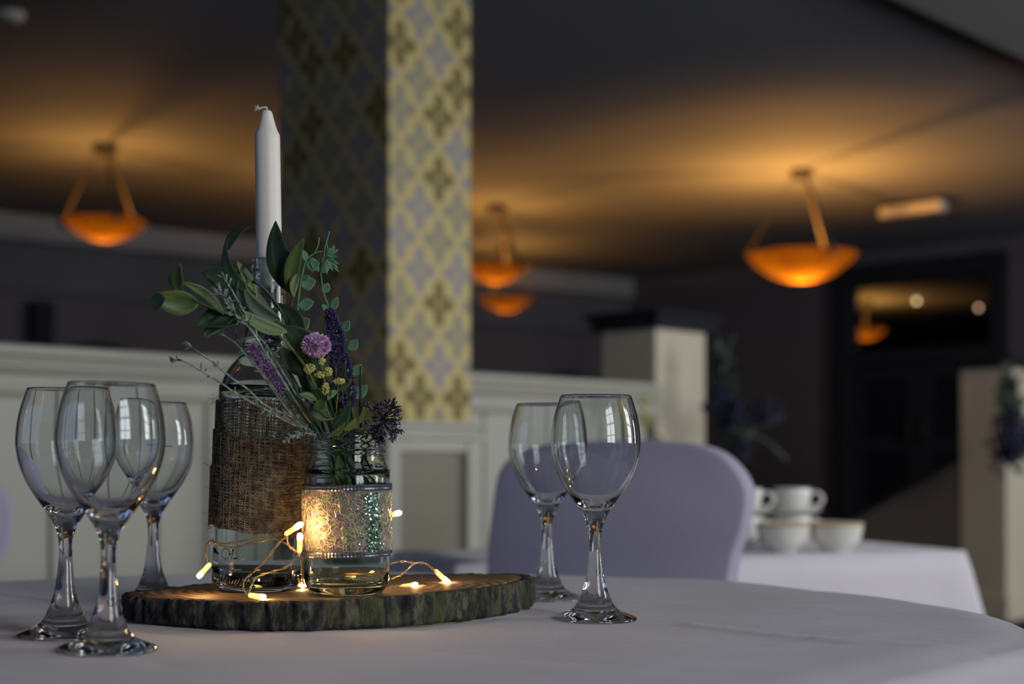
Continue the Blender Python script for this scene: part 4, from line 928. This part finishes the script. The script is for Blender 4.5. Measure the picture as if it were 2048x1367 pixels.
# ================================================================== STRING LIGHTS
sl=sprig('string_lights','warm white fairy lights on thin wire draped round the jar and bottle','string lights')
def wire(pts,r=.00045,tw=.0006):
    c=crv(PL(pts),10); 
    for ph in (0,PI):
        out=[]
        for i,p in enumerate(c):
            t=(c[min(i+1,len(c)-1)]-c[max(i-1,0)]).normalized(); x=t.orthogonal().normalized(); y=t.cross(x); a=i*.45+ph; out.append(p+(x*math.cos(a)+y*math.sin(a))*tw)
        m.tube(out,r,5)
wires=[[(425,1076,1.155),(430,1085,1.15),(455,1086,1.145),(490,1080,1.14),(530,1074,1.14),(562,1082,1.135),(590,1100,1.13),(600,1110,1.125)],
[(424,1080,1.16),(440,1090,1.15),(470,1094,1.145),(500,1086,1.14),(540,1078,1.138),(575,1076,1.133)],
[(573,1070,1.13),(552,1092,1.13),(530,1120,1.13),(505,1145,1.128),(490,1158,1.125),(487,1178,1.118),(496,1190,1.118)],
[(598,1108,1.125),(575,1132,1.13),(545,1142,1.13),(515,1152,1.128),(503,1170,1.12),(498,1186,1.118)],
[(574,1072,1.128),(577,1090,1.127),(588,1100,1.127),(600,1108,1.127)],
[(425,1078,1.165),(413,1090,1.17),(413,1108,1.17),(417,1122,1.17)],
[(780,1157,1.19),(800,1150,1.21),(815,1138,1.22),(828,1126,1.22),(850,1126,1.225),(866,1138,1.235),(872,1146,1.24)],
[(772,1130,1.18),(790,1124,1.19),(808,1122,1.20),(828,1125,1.22)],
[(600,1110,1.125),(603,1130,1.16),(604,1155,1.19),(606,1165,1.20)],
[(700,1110,1.20),(740,1080,1.195),(768,1040,1.185),(778,1032,1.18)],
[(606,1165,1.20),(650,1176,1.21),(720,1176,1.205),(780,1172,1.20),(800,1172,1.21)]]
for k,w_ in enumerate(wires): m=MB(); wire(w_); m.build('wire',M['wire'],sl,True,fix=False)
bulbs=[((421,1126,1.165),(395,1155,1.16)),((571,1068,1.13),(604,1046,1.115)),((599,1104,1.118),(600,1066,1.112)),((497,1189,1.117),(532,1194,1.121)),((612,1158,1.20),(604,1173,1.205)),((773,1032,1.18),(802,1024,1.17)),((801,1173,1.215),(836,1168,1.220)),((870,1140,1.24),(898,1166,1.250)),((690,1166,1.205),(715,1164,1.205)),((742,1168,1.21),(752,1150,1.21))]
for a,b_ in bulbs:
    A_,B_=P(*a),P(*b_); v=(B_-A_).normalized(); L_=(B_-A_).length; M_=Matrix.Translation(A_)@v.to_track_quat('Z','Y').to_matrix().to_4x4()
    m=MB(); m.lathe([(0,0),(.0012,0),(.0020,.0015),(.0021,L_*.62),(.0024,L_*.63),(.0024,L_*.70),(0,L_*.70)],12,M_); bb=m.build('bulb',M['ledbase'],sl,True)
    m=MB(); m.lathe([(0,L_*.70),(.0021,L_*.70),(.0022,L_*.88),(.0016,L_*.97),(0,L_)],12,M_); m.build('glowing_tip',M['led'],bb,True)
# battery pack lies hidden behind the jar
# ================================================================== SWAGS ON THE POSTS
def swag(name,lab,fn,seed,d):
    s=sprig(name,lab,'flowers','artificial flower swags on the booth posts'); rn=random.Random(seed)
    m=MB()
    for _ in range(90):
        b,tp=fn(rn); l=leaf(P(b[0],b[1],d),P(tp[0],tp[1],d+rn.uniform(-.06,.03)),rn.uniform(7,16)*d/F,nseg=4); m.add(l.v,l.f)
    tag(m.build('foliage',M['leafd'],s,True,fix=False,solid=.001),kind='stuff')
    m=MB()
    for _ in range(24):
        b,tp=fn(rn); m.tube([P(b[0],b[1],d),P((b[0]+tp[0])/2+4,(b[1]+tp[1])/2,d),P(tp[0]*1.0+rn.uniform(-10,30),tp[1]+rn.uniform(-10,10),d)],.002,4)
    tag(m.build('stems',M['leafd'],s,True,fix=False),kind='stuff')
    return s
def f1(rn):
    y=rn.uniform(700,900); b=(1428+max(0,(y-760))*.35*rn.random(),y); return b,(b[0]+rn.uniform(-4,44),y+rn.uniform(-36,30))
sA=swag('flower_swag','blurred swag of green leaves and violet blooms on the post beside the partition',f1,41,5.30)
m=MB(); rn=random.Random(5)
for (x,y,r_,n) in ((1438,790,22,60),(1470,830,30,110),(1528,825,24,70),(1415,815,11,30),(1480,900,24,60)):
    for _ in range(n): m.blob(P(x+rn.gauss(0,r_*.5),y+rn.gauss(0,r_*.5),5.27+rn.uniform(-.05,.05)),.011*rn.uniform(.6,1.2),6,4)
tag(m.build('blooms',M['swagbloom'],sA,True,fix=False),kind='stuff')
m=MB()
for (x,y,r_,n) in ((1291,835,14,26),(1290,800,8,16)):
    for _ in range(n): m.blob(P(x+rn.gauss(0,r_*.5),y+rn.gauss(0,r_*.7),5.0+rn.uniform(-.04,.04)),.008*rn.uniform(.6,1.2),6,4)
tag(m.build('pale_blooms',M['yellow'],sA,True,fix=False),kind='stuff')
for pts in ([P(1300,860,5.05),P(1360,905,5.0),P(1425,900,5.3)],[P(1440,760,5.3),P(1455,700,5.25),P(1466,675,5.2)],[P(1470,860,5.3),P(1530,880,5.25),P(1572,918,5.2)],[P(1490,860,5.3),P(1530,850,5.25),P(1565,832,5.2)]):
    m=MB(); m.tube(crv(pts,6),.005,6); m.build('stem',M['twig'],sA,True)
def f2(rn):
    y=rn.uniform(750,920); return (2010+rn.uniform(-10,20),y),(2010+rn.uniform(-24,60),y+rn.uniform(-34,34))
sB=swag('flower_swag','dark green and navy swag on the post at the right photo edge',f2,43,7.15)
m=MB()
for _ in range(180): m.blob(P(2030+rn.gauss(0,22),880+rn.gauss(0,26),7.1+rn.uniform(-.05,.05)),.016*rn.uniform(.6,1.2),6,4)
tag(m.build('blooms',M['swagbloom'],sB,True,fix=False),kind='stuff')
for s in [o for o in COL.objects if o.type=='EMPTY' and o.parent is None and o.location.length<1e-6]:
    cs=list(s.children)
    if cs:
        lo=Vector(cs[0].data.vertices[0].co); setorigin(s,(round(lo.x,3),round(lo.y,3),round(lo.z,3)))
